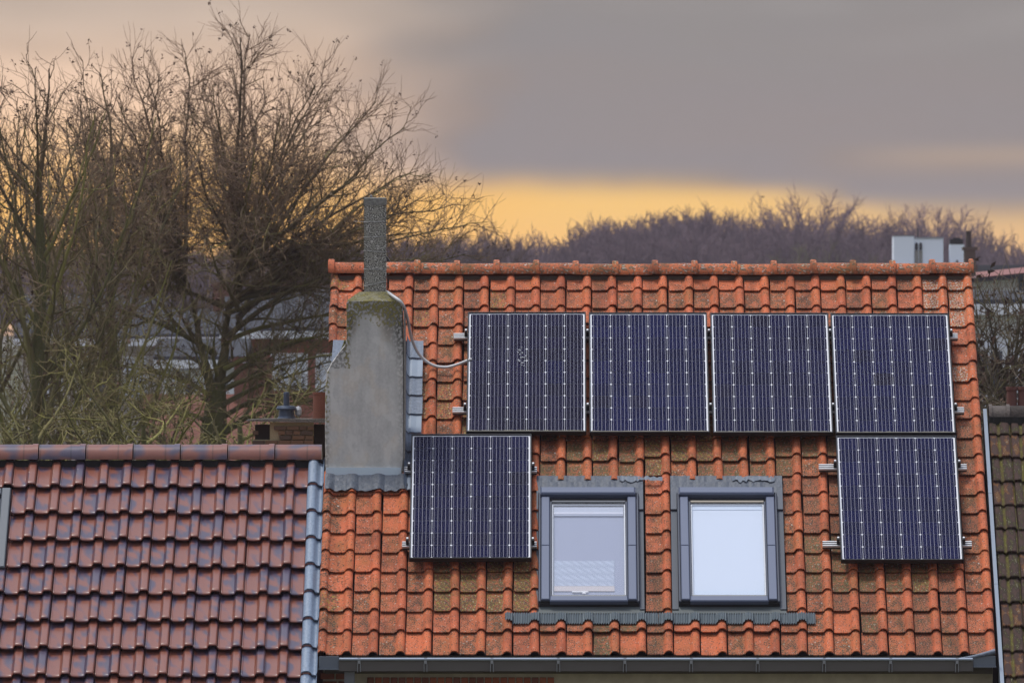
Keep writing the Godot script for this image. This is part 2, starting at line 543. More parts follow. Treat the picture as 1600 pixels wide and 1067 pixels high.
func main_house() -> void:
	var base := Vector3(0.78, 0, -73.2)
	var house := thing("terraced_house", "terraced house with an orange clay tile roof that carries the solar panels", "house", base)
	# walls: one solid body below the roof slabs
	var wm := noisy(lin(0.42, 0.36, 0.28), lin(0.58, 0.52, 0.41), 0.02, 0.9, 0.3, 3, 0.7)
	var wb := MB.new()
	var zf := -71.36
	var zb := -79.3
	var gable := PackedVector2Array([Vector2(zb, 0), Vector2(zf, 0), Vector2(zf, 7.46), Vector2(-75.3, 10.40), Vector2(zb, 7.46)])
	for i in 2:      # gable walls and the front and back between them
		var x0 := -1.88 if i == 0 else 3.26
		for j in gable.size():
			var a := gable[j]
			var c := gable[(j + 1) % gable.size()]
			var xo := x0 + (0.2 if i == 1 else 0.0)
			var xi := x0 + (0.0 if i == 1 else 0.2)
			wb.quad(Vector3(xi, a.y, a.x), Vector3(xi, c.y, c.x), Vector3(xo, c.y, c.x), Vector3(xo, a.y, a.x))
		for k in 2:
			var xx := x0 + 0.2 * k
			var tr := Geometry2D.triangulate_polygon(gable)
			var n := Vector3(1 if k == 1 else -1, 0, 0)
			var f := wb.vs.size()
			for g in gable:
				wb.v(Vector3(xx, g.y, g.x), n)
			for t in range(0, tr.size(), 3):
				var g0 := gable[tr[t]]
				var ccw := (gable[tr[t + 1]] - g0).cross(gable[tr[t + 2]] - g0) > 0
				if ccw == (k == 0):
					wb.tri(f + tr[t], f + tr[t + 1], f + tr[t + 2])
				else:
					wb.tri(f + tr[t], f + tr[t + 2], f + tr[t + 1])
	wb.box(Vector3(-1.68, 0, zf - 0.25), Vector3(3.26, 7.44, zf))
	wb.box(Vector3(-1.68, 0, zb), Vector3(3.26, 7.44, zb + 0.25))
	var wall := part("wall", wb.mesh(wm), house, -base)
	# a soldier course of bricks under the rendered band, stretcher bricks at the left corner
	var brick_mats := [mat(0.30, 0.085, 0.035, 0.9), mat(0.24, 0.07, 0.032, 0.9), mat(0.34, 0.11, 0.05, 0.9), mat(0.19, 0.065, 0.038, 0.9)]
	var bb := MB.new()
	bb.bevel(Vector3(-0.026, 0, -0.09), Vector3(0.026, 0.018, 0.09), 0.004)
	var bmesh := []
	for m in brick_mats:
		bmesh.append(bb.mesh(m))
	for i in 24:
		var o := part("brick", bmesh[rng.randi() % 4], wall, Vector3(-1.50 + i * 0.0625, 7.235, zf))
		o.basis = Basis(Vector3.RIGHT, Vector3.BACK, Vector3.DOWN)
	for r in 3:
		for i in 2:
			var o := part("brick", bmesh[(r + i * 2) % 4], wall, Vector3(-1.845 + i * 0.125 + (r % 2) * 0.02, 7.335 - r * 0.066, zf))
			o.basis = Basis(Vector3.UP, Vector3.BACK, Vector3.RIGHT).scaled_local(Vector3(0.95, 1, 0.62))
	# the roof deck, both slopes
	var db := MB.new()
	db.box(Vector3(-1.87, -0.18, 0.0), Vector3(3.45, -0.075, 5.08))
	var deck_m := mat(0.025, 0.02, 0.017, 0.95)
	var roof := part("roof", db.mesh(deck_m), house)
	roof.transform = Transform3D(slope, RIDGE - base)
	var bk := MB.new()
	bk.box(Vector3(-1.87, -0.14, -5.08), Vector3(3.45, -0.02, 0.0))
	var back := part("rear_roof", bk.mesh(mat(0.30, 0.09, 0.045, 0.9)), house)
	back.transform = Transform3D(Basis(Vector3.RIGHT, deg_to_rad(-PITCH)), RIDGE - base)

	# orange tiles, one by one; those under the panels joined
	var meshes := {}
	var hidden := MB.new()
	var length := GAUGE + 0.055
	var prof := pan_profile()
	var clip := pan_profile(0.055)
	var verge := [Vector2(-0.232, -0.07), Vector2(-0.232, 0.006)]
	verge.append_array(arc(-0.197, 0.0345, 0.012, 176, 15, 7))
	for q in [Vector2(-0.158, 0.010), Vector2(-0.11, 0.004), Vector2(-0.06, 0.006), Vector2(-0.043, 0.010)]:
		verge.append(q)
	verge.append_array(arc(0.0, 0.0345, 0.012, 165, 4, 7))
	var verge_r := pan_profile()
	verge_r.pop_back()
	verge_r.append_array([Vector2(0.036, 0.004), Vector2(0.037, -0.075)])
	var sag := FastNoiseLite.new()
	sag.seed = 4
	sag.frequency = 0.6
	for k in range(1, 21):
		for c in 25:
			var uc := -1.686 + PITCH_X * c
			var v1 := GAUGE * k
			if k >= 12 and k <= 18 and c >= 8 and c <= 16 and c != 12:
				continue                                # the roof windows
			if k < 12 and k > 4 and c <= 2:
				continue                                # the chimney stands here
			var kind := tile_kind(c, k)
			var vr: int = rng.randi() % clay[kind].size()
			var off := Vector3(rng.randfn(0, 0.0022), rng.randfn(0, 0.0012), rng.randfn(0, 0.0035) + 0.006 * sag.get_noise_2d(c * 0.7, k * 0.9))
			var yaw := rng.randfn(0, 0.006)
			var at := Vector3(uc, -0.026, v1 - length + (0.012 if k == 19 else (0.045 if k == 20 else (0.032 * (k - 8) if k >= 9 and k <= 11 and c >= 8 and c <= 16 and c != 12 else 0.0)))) + off
			if c >= 1 and c <= 23 and tile_hidden(uc - 0.178, uc + 0.036, v1 - GAUGE, v1 + 0.01):
				tile_into(hidden, prof, length, 0.027, 0.011, Vector2(-0.178, 0.036), Transform3D(Basis(Vector3.UP, yaw), at))
				continue
			var form := 0
			if c == 0: form = 1
			elif c == 24: form = 2
			elif c == 17 and k >= 12 and k <= 18: form = 3
			var key := [form, kind, vr]
			if not meshes.has(key):
				var pr: Array = [prof, verge, verge_r, clip][form]
				var x0 := -0.232 if form == 1 else -0.178
				if form == 1:
					x0 = -0.30
				meshes[key] = tile_mesh(pr, length, 0.027, 0.011, Vector2(x0, 0.037), clay[kind][vr])
			if k == 19 and c >= 8 and c <= 16 and c != 12:   # shorter below the windows' aprons
				key = [4, kind, vr]
				if not meshes.has(key):
					meshes[key] = tile_mesh(prof, 0.195, 0.026, 0.012, Vector2(-0.178, 0.037), clay[kind][vr])
				at += Vector3(0, 0.010, length - 0.195)
			var o := part("roof_tile", meshes[key], roof, at)
			o.rotation.y = yaw
	stuff(part("hidden_roof_tile", hidden.mesh(clay[2][0]), roof))

	# ridge tiles: half-round with a collar at the left end
	for i in 17:
		var u := -1.938 + 0.0 if i == 0 else -1.868 + 0.0 + 0.333 * i - 0.0
		if i > 0:
			u = -1.215 + 0.333 * (i - 2)
		var len_ := 0.333 if i > 0 else 0.39
		if i == 16:
			len_ = 0.04
			u = 3.447
		if i == 15:
			len_ = 3.447 - u
		var rb := MB.new()
		var sides := 12
		var spans := [[0.0, len_, 0.098], [0.0, 0.052 if i < 16 else len_, 0.125]]
		for sp in spans:
			for j in sides:
				var a0 := PI * (0.02 + 0.96 * j / sides)
				var a1 := PI * (0.02 + 0.96 * (j + 1) / sides)
				var r: float = sp[2]
				var xs := [sp[0], sp[0] + 0.008, sp[1] - 0.008, sp[1]] if r > 0.11 else [sp[0], sp[1]]
				for q in xs.size() - 1:
					var ra := r - (0.007 if r > 0.11 and q == 0 else 0.0)
					var rb_ := r - (0.007 if r > 0.11 and q == xs.size() - 2 else 0.0)
					var f := rb.vs.size()
					for w in [[a0, xs[q], ra], [a1, xs[q], ra], [a1, xs[q + 1], rb_], [a0, xs[q + 1], rb_]]:
						var nn := Vector3(0, sin(w[0]), cos(w[0]))
						rb.v(Vector3(w[1], sin(w[0]) * w[2], cos(w[0]) * w[2]), nn, Vector2(w[1] / 0.34, w[0] / PI))
					rb.tri(f, f + 3, f + 2); rb.tri(f, f + 2, f + 1)
			for e in 2:
				var xx: float = sp[e]
				for j in sides:
					var a0 := PI * (0.02 + 0.96 * j / sides)
					var a1 := PI * (0.02 + 0.96 * (j + 1) / sides)
					var r: float = sp[2] - (0.007 if sp[2] > 0.11 else 0.0)
					var p0 := Vector3(xx, sin(a0) * r, cos(a0) * r)
					var p1 := Vector3(xx, sin(a1) * r, cos(a1) * r)
					var q0 := Vector3(xx, sin(a0) * (r - 0.03), cos(a0) * (r - 0.03))
					var q1 := Vector3(xx, sin(a1) * (r - 0.03), cos(a1) * (r - 0.03))
					if e == 0:
						rb.quad(q0, p0, p1, q1)
					else:
						rb.quad(p0, q0, q1, p1)
		var o := part("ridge_tile", rb.mesh(clay[8][rng.randi() % 2] if i > 0 else clay[1][0]), roof)
		o.transform = Transform3D(slope.inverse(), slope.inverse() * Vector3(u, -0.012 + 0.004 * sin(i * 1.7) - 0.012 * sin(i * 0.19), 0.0))
	# mortar bed under the ridge
	var mb_ := MB.new()
	mb_.box(Vector3(-1.86, -0.09, -0.075), Vector3(3.45, -0.03, 0.075))
	var mo := part("ridge_mortar", mb_.mesh(mat(0.06, 0.045, 0.035, 0.95)), roof)
	mo.transform = Transform3D(slope.inverse(), Vector3.ZERO)
	# zinc verge flashing down the right side
	var vb := MB.new()
	for s in [[1.86, 3.0], [3.003, 4.2], [4.203, 6.2]]:
		vb.box(Vector3(3.500, -0.22, s[0]), Vector3(3.530, -0.035, s[1]))
	part("verge_flashing", vb.mesh(zinc), roof)
	# dark vent cowl that peeps over the ridge beside the flue
	var cb := MB.new()
	cb.prism(PackedVector2Array([Vector2(-0.07, 0), Vector2(0.065, 0), Vector2(0.065, 0.125), Vector2(0.095, 0.135), Vector2(0.02, 0.24), Vector2(-0.06, 0.16), Vector2(-0.07, 0.15)]), -0.12, 0.12)
	part("vent_cowl", cb.mesh(mat(0.02, 0.021, 0.024, 0.35)), back.get_parent(), Vector3(-1.50, 10.52, -75.55) - base)

	# gutter
	var gb := MB.new()
	var gx0 := -1.742
	var gx1 := 3.286
	var gp := [Vector2(-71.19, 7.47), Vector2(-71.19, 7.385), Vector2(-71.07, 7.385), Vector2(-71.055, 7.470), Vector2(-71.062, 7.470), Vector2(-71.077, 7.393), Vector2(-71.183, 7.393), Vector2(-71.183, 7.47)]
	for i in gp.size():
		var a: Vector2 = gp[i]
		var c: Vector2 = gp[(i + 1) % gp.size()]
		gb.quad(Vector3(gx0, a.y, a.x), Vector3(gx1, a.y, a.x), Vector3(gx1, c.y, c.x), Vector3(gx0, c.y, c.x))
	var gutter_m := mat(0.11, 0.10, 0.098, 0.55, 0.1)
	var gutter := part("gutter", gb.mesh(gutter_m), house, -base)
	part("gutter_bead", tube_path([Vector3(gx0, 7.480, -71.050), Vector3(gx1, 7.480, -71.050)], 0.0125, 10).mesh(mat(0.30, 0.34, 0.41, 0.3, 0.4)), gutter)
	for e in 2:
		var ge := MB.new()
		var xx := gx0 - 0.004 if e == 0 else gx1
		ge.box(Vector3(xx, 7.383, -71.192), Vector3(xx + 0.004, 7.472, -71.058))
		part("gutter_end", ge.mesh(gutter_m), gutter)
	var kb := MB.new()
	kb.box(Vector3(-0.011, 0.06, -0.014), Vector3(0.011, 0.108, 0.014))
	kb.box(Vector3(-0.014, -0.006, -0.018), Vector3(-0.009, 0.060, 0.008))
	kb.box(Vector3(0.009, -0.006, -0.018), Vector3(0.014, 0.060, 0.008))
	var kmesh := kb.mesh(mat(0.26, 0.27, 0.29, 0.35, 0.5))
	for i in 10:
		part("gutter_bracket", kmesh, gutter, Vector3(-1.585 + 0.5275 * i, 7.385, -71.055))
	var fb := MB.new()
	fb.box(Vector3(-1.86, 7.36, -71.35), Vector3(3.45, 7.50, -71.20))
	part("fascia", fb.mesh(mat(0.10, 0.085, 0.065, 0.9)), house, -base)
	var pb := MB.new()
	pb.bevel(Vector3(-0.041, -7.3, -0.05), Vector3(0.041, 0, 0.03), 0.005)
	part("downpipe", pb.mesh(mat(0.12, 0.125, 0.135, 0.4, 0.2)), house, Vector3(-1.663, 7.384, -71.14) - base)
	# zinc boxes at both ends of the gutter and the crooked lead roll at the right
	for i in 2:
		var zb_ := MB.new()
		if i == 0:
			zb_.box(Vector3(-1.905, 7.405, -71.33), Vector3(-1.748, 7.50, -71.08))
			zb_.box(Vector3(-1.91, 7.395, -71.33), Vector3(-1.748, 7.406, -71.06))
		else:
			zb_.box(Vector3(3.294, 7.425, -71.33), Vector3(3.47, 7.505, -71.08))
			zb_.box(Vector3(3.294, 7.415, -71.33), Vector3(3.475, 7.426, -71.06))
		part("eaves_box", zb_.mesh(mat(0.12, 0.14, 0.17, 0.5, 0.25)), house, -base)
	var rl := curve_points([Vector3(3.17, 7.480, -71.10), Vector3(3.30, 7.500, -71.085), Vector3(3.44, 7.535, -71.08), Vector3(3.465, 7.54, -71.08)], 4)
	var rlb := MB.new()
	var rr := []
	for i in rl.size():
		rr.append(0.008 + 0.020 * i / rl.size())
	rlb.tube(rl, rr, 8, true)
	part("lead_roll", rlb.mesh(lead), house, -base)
	# the lip of zinc behind the gutter bead
	var lb := MB.new()
	for i in 24:
		var x := gx0 + 0.02 + i * 0.2085
		lb.box(Vector3(x, 7.462, -71.18), Vector3(x + 0.207, 7.478 + 0.004 * sin(i * 2.1), -71.10))
	part("eaves_flashing", lb.mesh(zinc), house, -base)

# ---------------------------------------------------------------- chimney
func render_image() -> Image:      # stained cement render: 0..1 over the stack's front
	var W := 192
	var H := 384
	var im := Image.create(W, H, false, Image.FORMAT_RGB8)
	var a := FastNoiseLite.new()
	a.seed = 21
	a.frequency = 0.012
	a.fractal_octaves = 5
	var b := FastNoiseLite.new()
	b.seed = 22
	b.frequency = 0.11
	b.fractal_octaves = 3
	var r := RandomNumberGenerator.new()
	r.seed = 8
	for y in H:
		for x in W:
			var u := x / float(W)
			var w := y / float(H)
			var n := a.get_noise_2d(x, y * 0.8)
			var f := b.get_noise_2d(x, y)
			var drip := a.get_noise_2d(x * 4.0 + 90, y * 0.25)
			var t := 1.0 + 0.24 * n + 0.10 * f + 0.16 * drip * (1 - 0.5 * w)
			var c := Color(0.490, 0.475, 0.455).lerp(Color(0.480, 0.440, 0.395), ss(0.0, 0.4, n)) * t
			c = c.lerp(Color(0.60, 0.58, 0.55), 0.5 * ss(0.15, 0.4, a.get_noise_2d(x * 1.4 + 500, y)))
			# dark algae from the top down and along the edges
			var crown := 1 - ss(0.03, 0.27 + 0.10 * n - 0.17 * ss(0.15, 0.35, absf(u - 0.58)) * -1.0, w)
			var left := 0.268 if w < 0.38 else 0.0
			var edge := maxf(1 - ss(left, left + 0.10 + 0.06 * n, u), ss(0.86 + 0.08 * n, 0.99, u) * (1 - 0.6 * w))
			var mid := 1 - ss(0.05, 0.22, absf(u - 0.58 + 0.04 * f)) * 1.0
			var alg := clampf(crown * (1.0 - 0.85 * mid * ss(0.05, 0.12, w)) + 0.55 * edge * ss(-0.4, 0.2, f), 0, 1)
			c = c.lerp(Color(0.055, 0.052, 0.04), alg * clampf(0.85 + 0.9 * f + 0.5 * n, 0.2, 0.94))
			var sp := maxf(1 - ss(0.0, 0.16, w), 0.7 * (1 - ss(0.0, 0.05, absf(u - left - 0.02))) * (1 - ss(0.5, 0.8, w)))
			if sp > 0.02:
				c = c.lerp(Color(0.20, 0.17, 0.04), 0.8 * ss(0.0, 0.25, f + 0.35 * n - 0.30 + 0.45 * sp))
			if r.randf() < 0.02 * sp:
				c = Color(0.5, 0.48, 0.42)
			if w > 0.955 + 0.03 * n:
				c = c.lerp(Color(0.19, 0.15, 0.05), 0.5)
			im.set_pixel(x, y, Color(c.r, c.g, c.b).linear_to_srgb())
	return im

func speck_image(W: int, H: int, seed_: int, dark: Color, mid: Color, pale: Color, k: float) -> Image:
	var im := Image.create(W, H, false, Image.FORMAT_RGB8)
	var a := FastNoiseLite.new()
	a.seed = seed_
	a.frequency = 0.19
	a.fractal_octaves = 3
	var b := FastNoiseLite.new()
	b.seed = seed_ + 1
	b.frequency = 0.03
	for y in H:
		for x in W:
			var f := a.get_noise_2d(x, y)
			var g := b.get_noise_2d(x, y)
			var c := mid.lerp(dark, ss(-0.25, 0.4, f + 0.6 * g))
			c = c.lerp(pale, ss(0.12, 0.3, -f + k * g - 0.08))
			im.set_pixel(x, y, c.linear_to_srgb())
	return im

func chimney() -> void:
	var zf := -73.03
	var base := Vector3(-1.59, 8.86, zf)
	var ch := thing("rendered_chimney", "grey rendered chimney with a tall lichen-covered flue, at the left edge of the orange roof", "chimney", base)
	var rm := StandardMaterial3D.new()
	rm.albedo_texture = tex(render_image())
	rm.roughness = 0.9
	rm.heightmap_enabled = true
	rm.heightmap_texture = rm.albedo_texture
	rm.heightmap_scale = 0.35
	# outline with the shoulder at the left; slightly uneven like hand-laid render
	var poly := PackedVector2Array([Vector2(-1.902, 8.86), Vector2(-1.272, 8.86), Vector2(-1.268, 8.9), Vector2(-1.270, 9.4), Vector2(-1.272, 9.9), Vector2(-1.279, 10.318), Vector2(-1.295, 10.334), Vector2(-1.50, 10.338), Vector2(-1.715, 10.332), Vector2(-1.733, 10.316),
		Vector2(-1.731, 10.03), Vector2(-1.738, 9.985), Vector2(-1.79, 9.915), Vector2(-1.86, 9.82), Vector2(-1.893, 9.75), Vector2(-1.904, 9.64), Vector2(-1.908, 9.3)])
	var b := MB.new()
	var r := Rect2(-1.908, 8.86, 0.64, 1.48)
	# chamfer the front arrises: a slightly smaller front face, then the full body
	var inner := PackedVector2Array()
	for p in poly:
		inner.append(Vector2(-1.59, 9.6) + (p - Vector2(-1.59, 9.6)) * Vector2(0.972, 0.992))
	b.prism(poly, zf - 0.46, zf - 0.014, r)
	b.prism(inner, zf - 0.015, zf - 0.002, r)
	for i in poly.size():
		var j := (i + 1) % poly.size()
		var uv := func(p: Vector2) -> Vector2: return Vector2((p.x - r.position.x) / r.size.x, 1 - (p.y - r.position.y) / r.size.y)
		b.quad(Vector3(inner[i].x, inner[i].y, zf - 0.001), Vector3(poly[i].x, poly[i].y, zf - 0.013), Vector3(poly[j].x, poly[j].y, zf - 0.013), Vector3(inner[j].x, inner[j].y, zf - 0.001), uv.call(inner[i]), uv.call(poly[i]), uv.call(poly[j]), uv.call(inner[j]))
	part("stack", b.mesh(rm), ch, -base)
	# moss-grown ledge on the shoulder
	var ledge := MB.new()
	var lm := noisy(lin(0.08, 0.085, 0.03), lin(0.22, 0.20, 0.10), 0.09, 1.0, 0.8, 12, 3.0)
	for i in 40:
		var t := i / 39.0
		var p := Vector3(lerpf(-1.745, -1.905, t), lerpf(10.0, 9.60, pow(t, 0.9)), zf - 0.02 - rng.randf() * 0.02)
		ledge.lathe(p, [Vector2(0.001, -0.014), Vector2(0.013, -0.004), Vector2(0.010, 0.010), Vector2(0.001, 0.014)], 5)
	part("moss", ledge.mesh(lm), ch, -base)
	# mortar flaunching that slopes up to the flue
	var fb := MB.new()
	var lo := [Vector3(-1.735, 10.33, zf - 0.004), Vector3(-1.277, 10.33, zf - 0.004), Vector3(-1.277, 10.33, zf - 0.458), Vector3(-1.735, 10.33, zf - 0.458)]
	var hi := [Vector3(-1.63, 10.405, zf - 0.10), Vector3(-1.385, 10.41, zf - 0.10), Vector3(-1.385, 10.41, zf - 0.36), Vector3(-1.63, 10.405, zf - 0.36)]
	for i in 4:
		fb.quad(lo[i], lo[(i + 1) % 4], hi[(i + 1) % 4], hi[i])
	fb.quad(hi[0], hi[1], hi[2], hi[3])
	var fm := StandardMaterial3D.new()
	fm.albedo_texture = tex(speck_image(96, 48, 51, Color(0.10, 0.09, 0.045), Color(0.20, 0.185, 0.12), Color(0.22, 0.19, 0.05), 0.6))
	fm.roughness = 0.95
	part("flaunching", fb.mesh(fm), ch, -base)
	# the concrete flue, its lid, wires and bolt
	var lm2 := StandardMaterial3D.new()
	lm2.albedo_texture = tex(speck_image(72, 288, 61, Color(0.075, 0.071, 0.062), Color(0.29, 0.275, 0.24), Color(0.47, 0.45, 0.41), 1.0))
	lm2.roughness = 0.95
	lm2.heightmap_enabled = true
	lm2.heightmap_texture = lm2.albedo_texture
	lm2.heightmap_scale = 0.5
	var flue := MB.new()
	var fx0 := -1.592
	var fx1 := -1.412
	var fz := zf - 0.12
	flue.prism(PackedVector2Array([Vector2(fx0, 10.38), Vector2(fx1, 10.38), Vector2(fx1 - 0.002, 11.12), Vector2(fx0, 11.12)]), fz - 0.21, fz - 0.012, Rect2(fx0, 10.38, 0.18, 0.75))
	flue.prism(PackedVector2Array([Vector2(fx0 + 0.010, 10.38), Vector2(fx1 - 0.022, 10.38), Vector2(fx1 - 0.024, 11.12), Vector2(fx0 + 0.010, 11.12)]), fz - 0.012, fz, Rect2(fx0, 10.38, 0.18, 0.75))
	var fl := part("flue", flue.mesh(lm2), ch, -base)
	var cap := MB.new()
	cap.bevel(Vector3(fx0 - 0.002, 11.112, fz - 0.215), Vector3(fx1 + 0.002, 11.176, fz + 0.004), 0.008)
	part("flue_lid", cap.mesh(noisy(lin(0.13, 0.125, 0.115), lin(0.24, 0.23, 0.21), 0.06, 0.9, 0.2, 9, 2.0)), fl)
	var bolt := MB.new()
	bolt.lathe(Vector3(-1.535, 11.17, fz - 0.06), [Vector2(0.012, 0), Vector2(0.012, 0.016), Vector2(0.006, 0.028), Vector2(0.0001, 0.03)], 8)
	part("bolt", bolt.mesh(mat(0.14, 0.14, 0.15, 0.5, 0.4)), fl)
	var wire_m := mat(0.38, 0.38, 0.38, 0.4, 0.5)
	for w in [[10.975, 10.980], [10.850, 10.858], [10.742, 10.732], [10.590, 10.588], [10.455, 10.487]]:
		var y0: float = w[0]
		var y1: float = w[1]
		var e := 0.004
		part("wire", tube_path([Vector3(fx0 - e, y0, fz - 0.21), Vector3(fx0 - e, y0, fz - 0.004), Vector3(fx0 + 0.012, y0, fz + e), Vector3((fx0 + fx1) * 0.5, (y0 + y1) * 0.5 - 0.004, fz + e), Vector3(fx1 - 0.024, y1, fz + e), Vector3(fx1 + e, y1, fz - 0.02), Vector3(fx1 + e, y1, fz - 0.21)], 0.0022, 5).mesh(wire_m), fl)
	part("wire", tube_path([Vector3(fx0, 10.977, fz + 0.003), Vector3(fx0 - 0.04, 10.979, fz + 0.005), Vector3(fx0 - 0.085, 10.981, fz)], 0.0016, 5).mesh(wire_m), fl)
	# zinc tray at the foot, lead apron over the first course, soakers up the right side
	var tb := MB.new()
	tb.box(Vector3(-1.897, 8.895, zf - 0.01), Vector3(-1.285, 8.972, zf + 0.012))
	tb.box(Vector3(-1.900, 8.887, zf - 0.01), Vector3(-1.282, 8.896, zf + 0.020))
	part("foot_flashing", tb.mesh(mat(0.50, 0.58, 0.65, 0.6, 0.0)), ch, -base)
	var sb := MB.new()
	sb.box(Vector3(-1.266, 8.84, zf - 0.44), Vector3(-1.255, 10.26, zf - 0.016))
	part("corner_strip", sb.mesh(noisy(lin(0.15, 0.14, 0.13), lin(0.24, 0.22, 0.20), 0.05, 0.9, 0.0, 15, 2.0)), ch, -base)
	var ab := MB.new()      # apron, dressed over the tile rolls
	var rolls := [-1.883, -1.686, -1.4725, -1.259]
	var wr := FastNoiseLite.new()
	wr.seed = 31
	wr.frequency = 9.0
	var cols := 60
	var rows := 8
	var pts := []
	for j in rows + 1:
		for i in cols + 1:
			var u := lerpf(-1.905, -1.225, i / float(cols))
			var v := lerpf(2.842, 3.058 + 0.008 * sin(i * 0.9), j / float(rows))
			var hb := lerpf(0.030, 0.036, j / float(rows))
			var h := hb
			for q in rolls:
				h = maxf(h, hb + 0.028 * cos(clampf((u - q) / 0.055, -1, 1) * PI / 2) * lerpf(0.55, 1.0, ss(0.3, 0.9, j / float(rows))))
			h += 0.007 * wr.get_noise_2d(u, v)
			pts.append(slope * Vector3(u, h - 0.004 * j / rows, v) + RIDGE)
	for j in rows:
		for i in cols:
			var a := j * (cols + 1) + i
			ab.quad(pts[a + cols + 1], pts[a + cols + 2], pts[a + 1], pts[a])
	part("lead_apron", ab.mesh(lead_dark), ch, -base)
	for k in range(5, 13):      # stepped soakers on the right, one per course
		var so := MB.new()
		var v0 := GAUGE * (k - 1) - 0.012
		var v1 := GAUGE * k - 0.012 + rng.randf() * 0.006
		var us := [-1.262, -1.250, -1.235, -1.215, -1.17, -1.128 + rng.randf() * 0.006]
		var hs := [0.10, 0.055, 0.035, 0.040, 0.034, 0.036]
		if k >= 11:
			us[5] = -1.16
			us[4] = -1.18
		for i in 5:
			var q := [Vector3(us[i], hs[i] + 0.016, v1), Vector3(us[i + 1], hs[i + 1] + 0.016, v1), Vector3(us[i + 1], hs[i + 1], v0), Vector3(us[i], hs[i], v0)]
			so.quad(RIDGE + slope * q[0], RIDGE + slope * q[1], RIDGE + slope * q[2], RIDGE + slope * q[3])
			so.quad(RIDGE + slope * (q[0] - Vector3(0, 0.012, 0)), RIDGE + slope * (q[1] - Vector3(0, 0.012, 0)), RIDGE + slope * q[1], RIDGE + slope * q[0])
		part("lead_soaker", so.mesh(lead if k % 3 else zinc), ch, -base)
	var su := MB.new()      # small lead patch above the shoulder at the left
	var q4 := [Vector3(-1.885, 0.062, 1.36), Vector3(-1.735, 0.05, 1.36), Vector3(-1.735, 0.045, 1.02), Vector3(-1.875, 0.05, 1.02)]
	su.quad(RIDGE + slope * q4[0], RIDGE + slope * q4[1], RIDGE + slope * q4[2], RIDGE + slope * q4[3])
	part("lead_patch", su.mesh(lead), ch, -base)

	# the grey cable that swings from the flue's foot to the first panel
	var cp := curve_points([Vector3(-1.405, 10.405, fz - 0.02), Vector3(-1.36, 10.375, zf - 0.02), Vector3(-1.275, 10.305, zf + 0.03), Vector3(-1.24, 10.19, -73.35), Vector3(-1.215, 10.03, -73.85), Vector3(-1.16, 9.90, -74.1), Vector3(-1.06, 9.812, -74.14), Vector3(-0.95, 9.786, -74.14), Vector3(-0.85, 9.805, -74.13), Vector3(-0.72, 9.855, -74.1)], 6)
	var cable := part("cable", tube_path(cp, 0.0125, 10).mesh(mat(0.50, 0.50, 0.51, 0.45)), self)
	tag(cable, "grey cable that swings from the flue to the first solar panel", "cable")

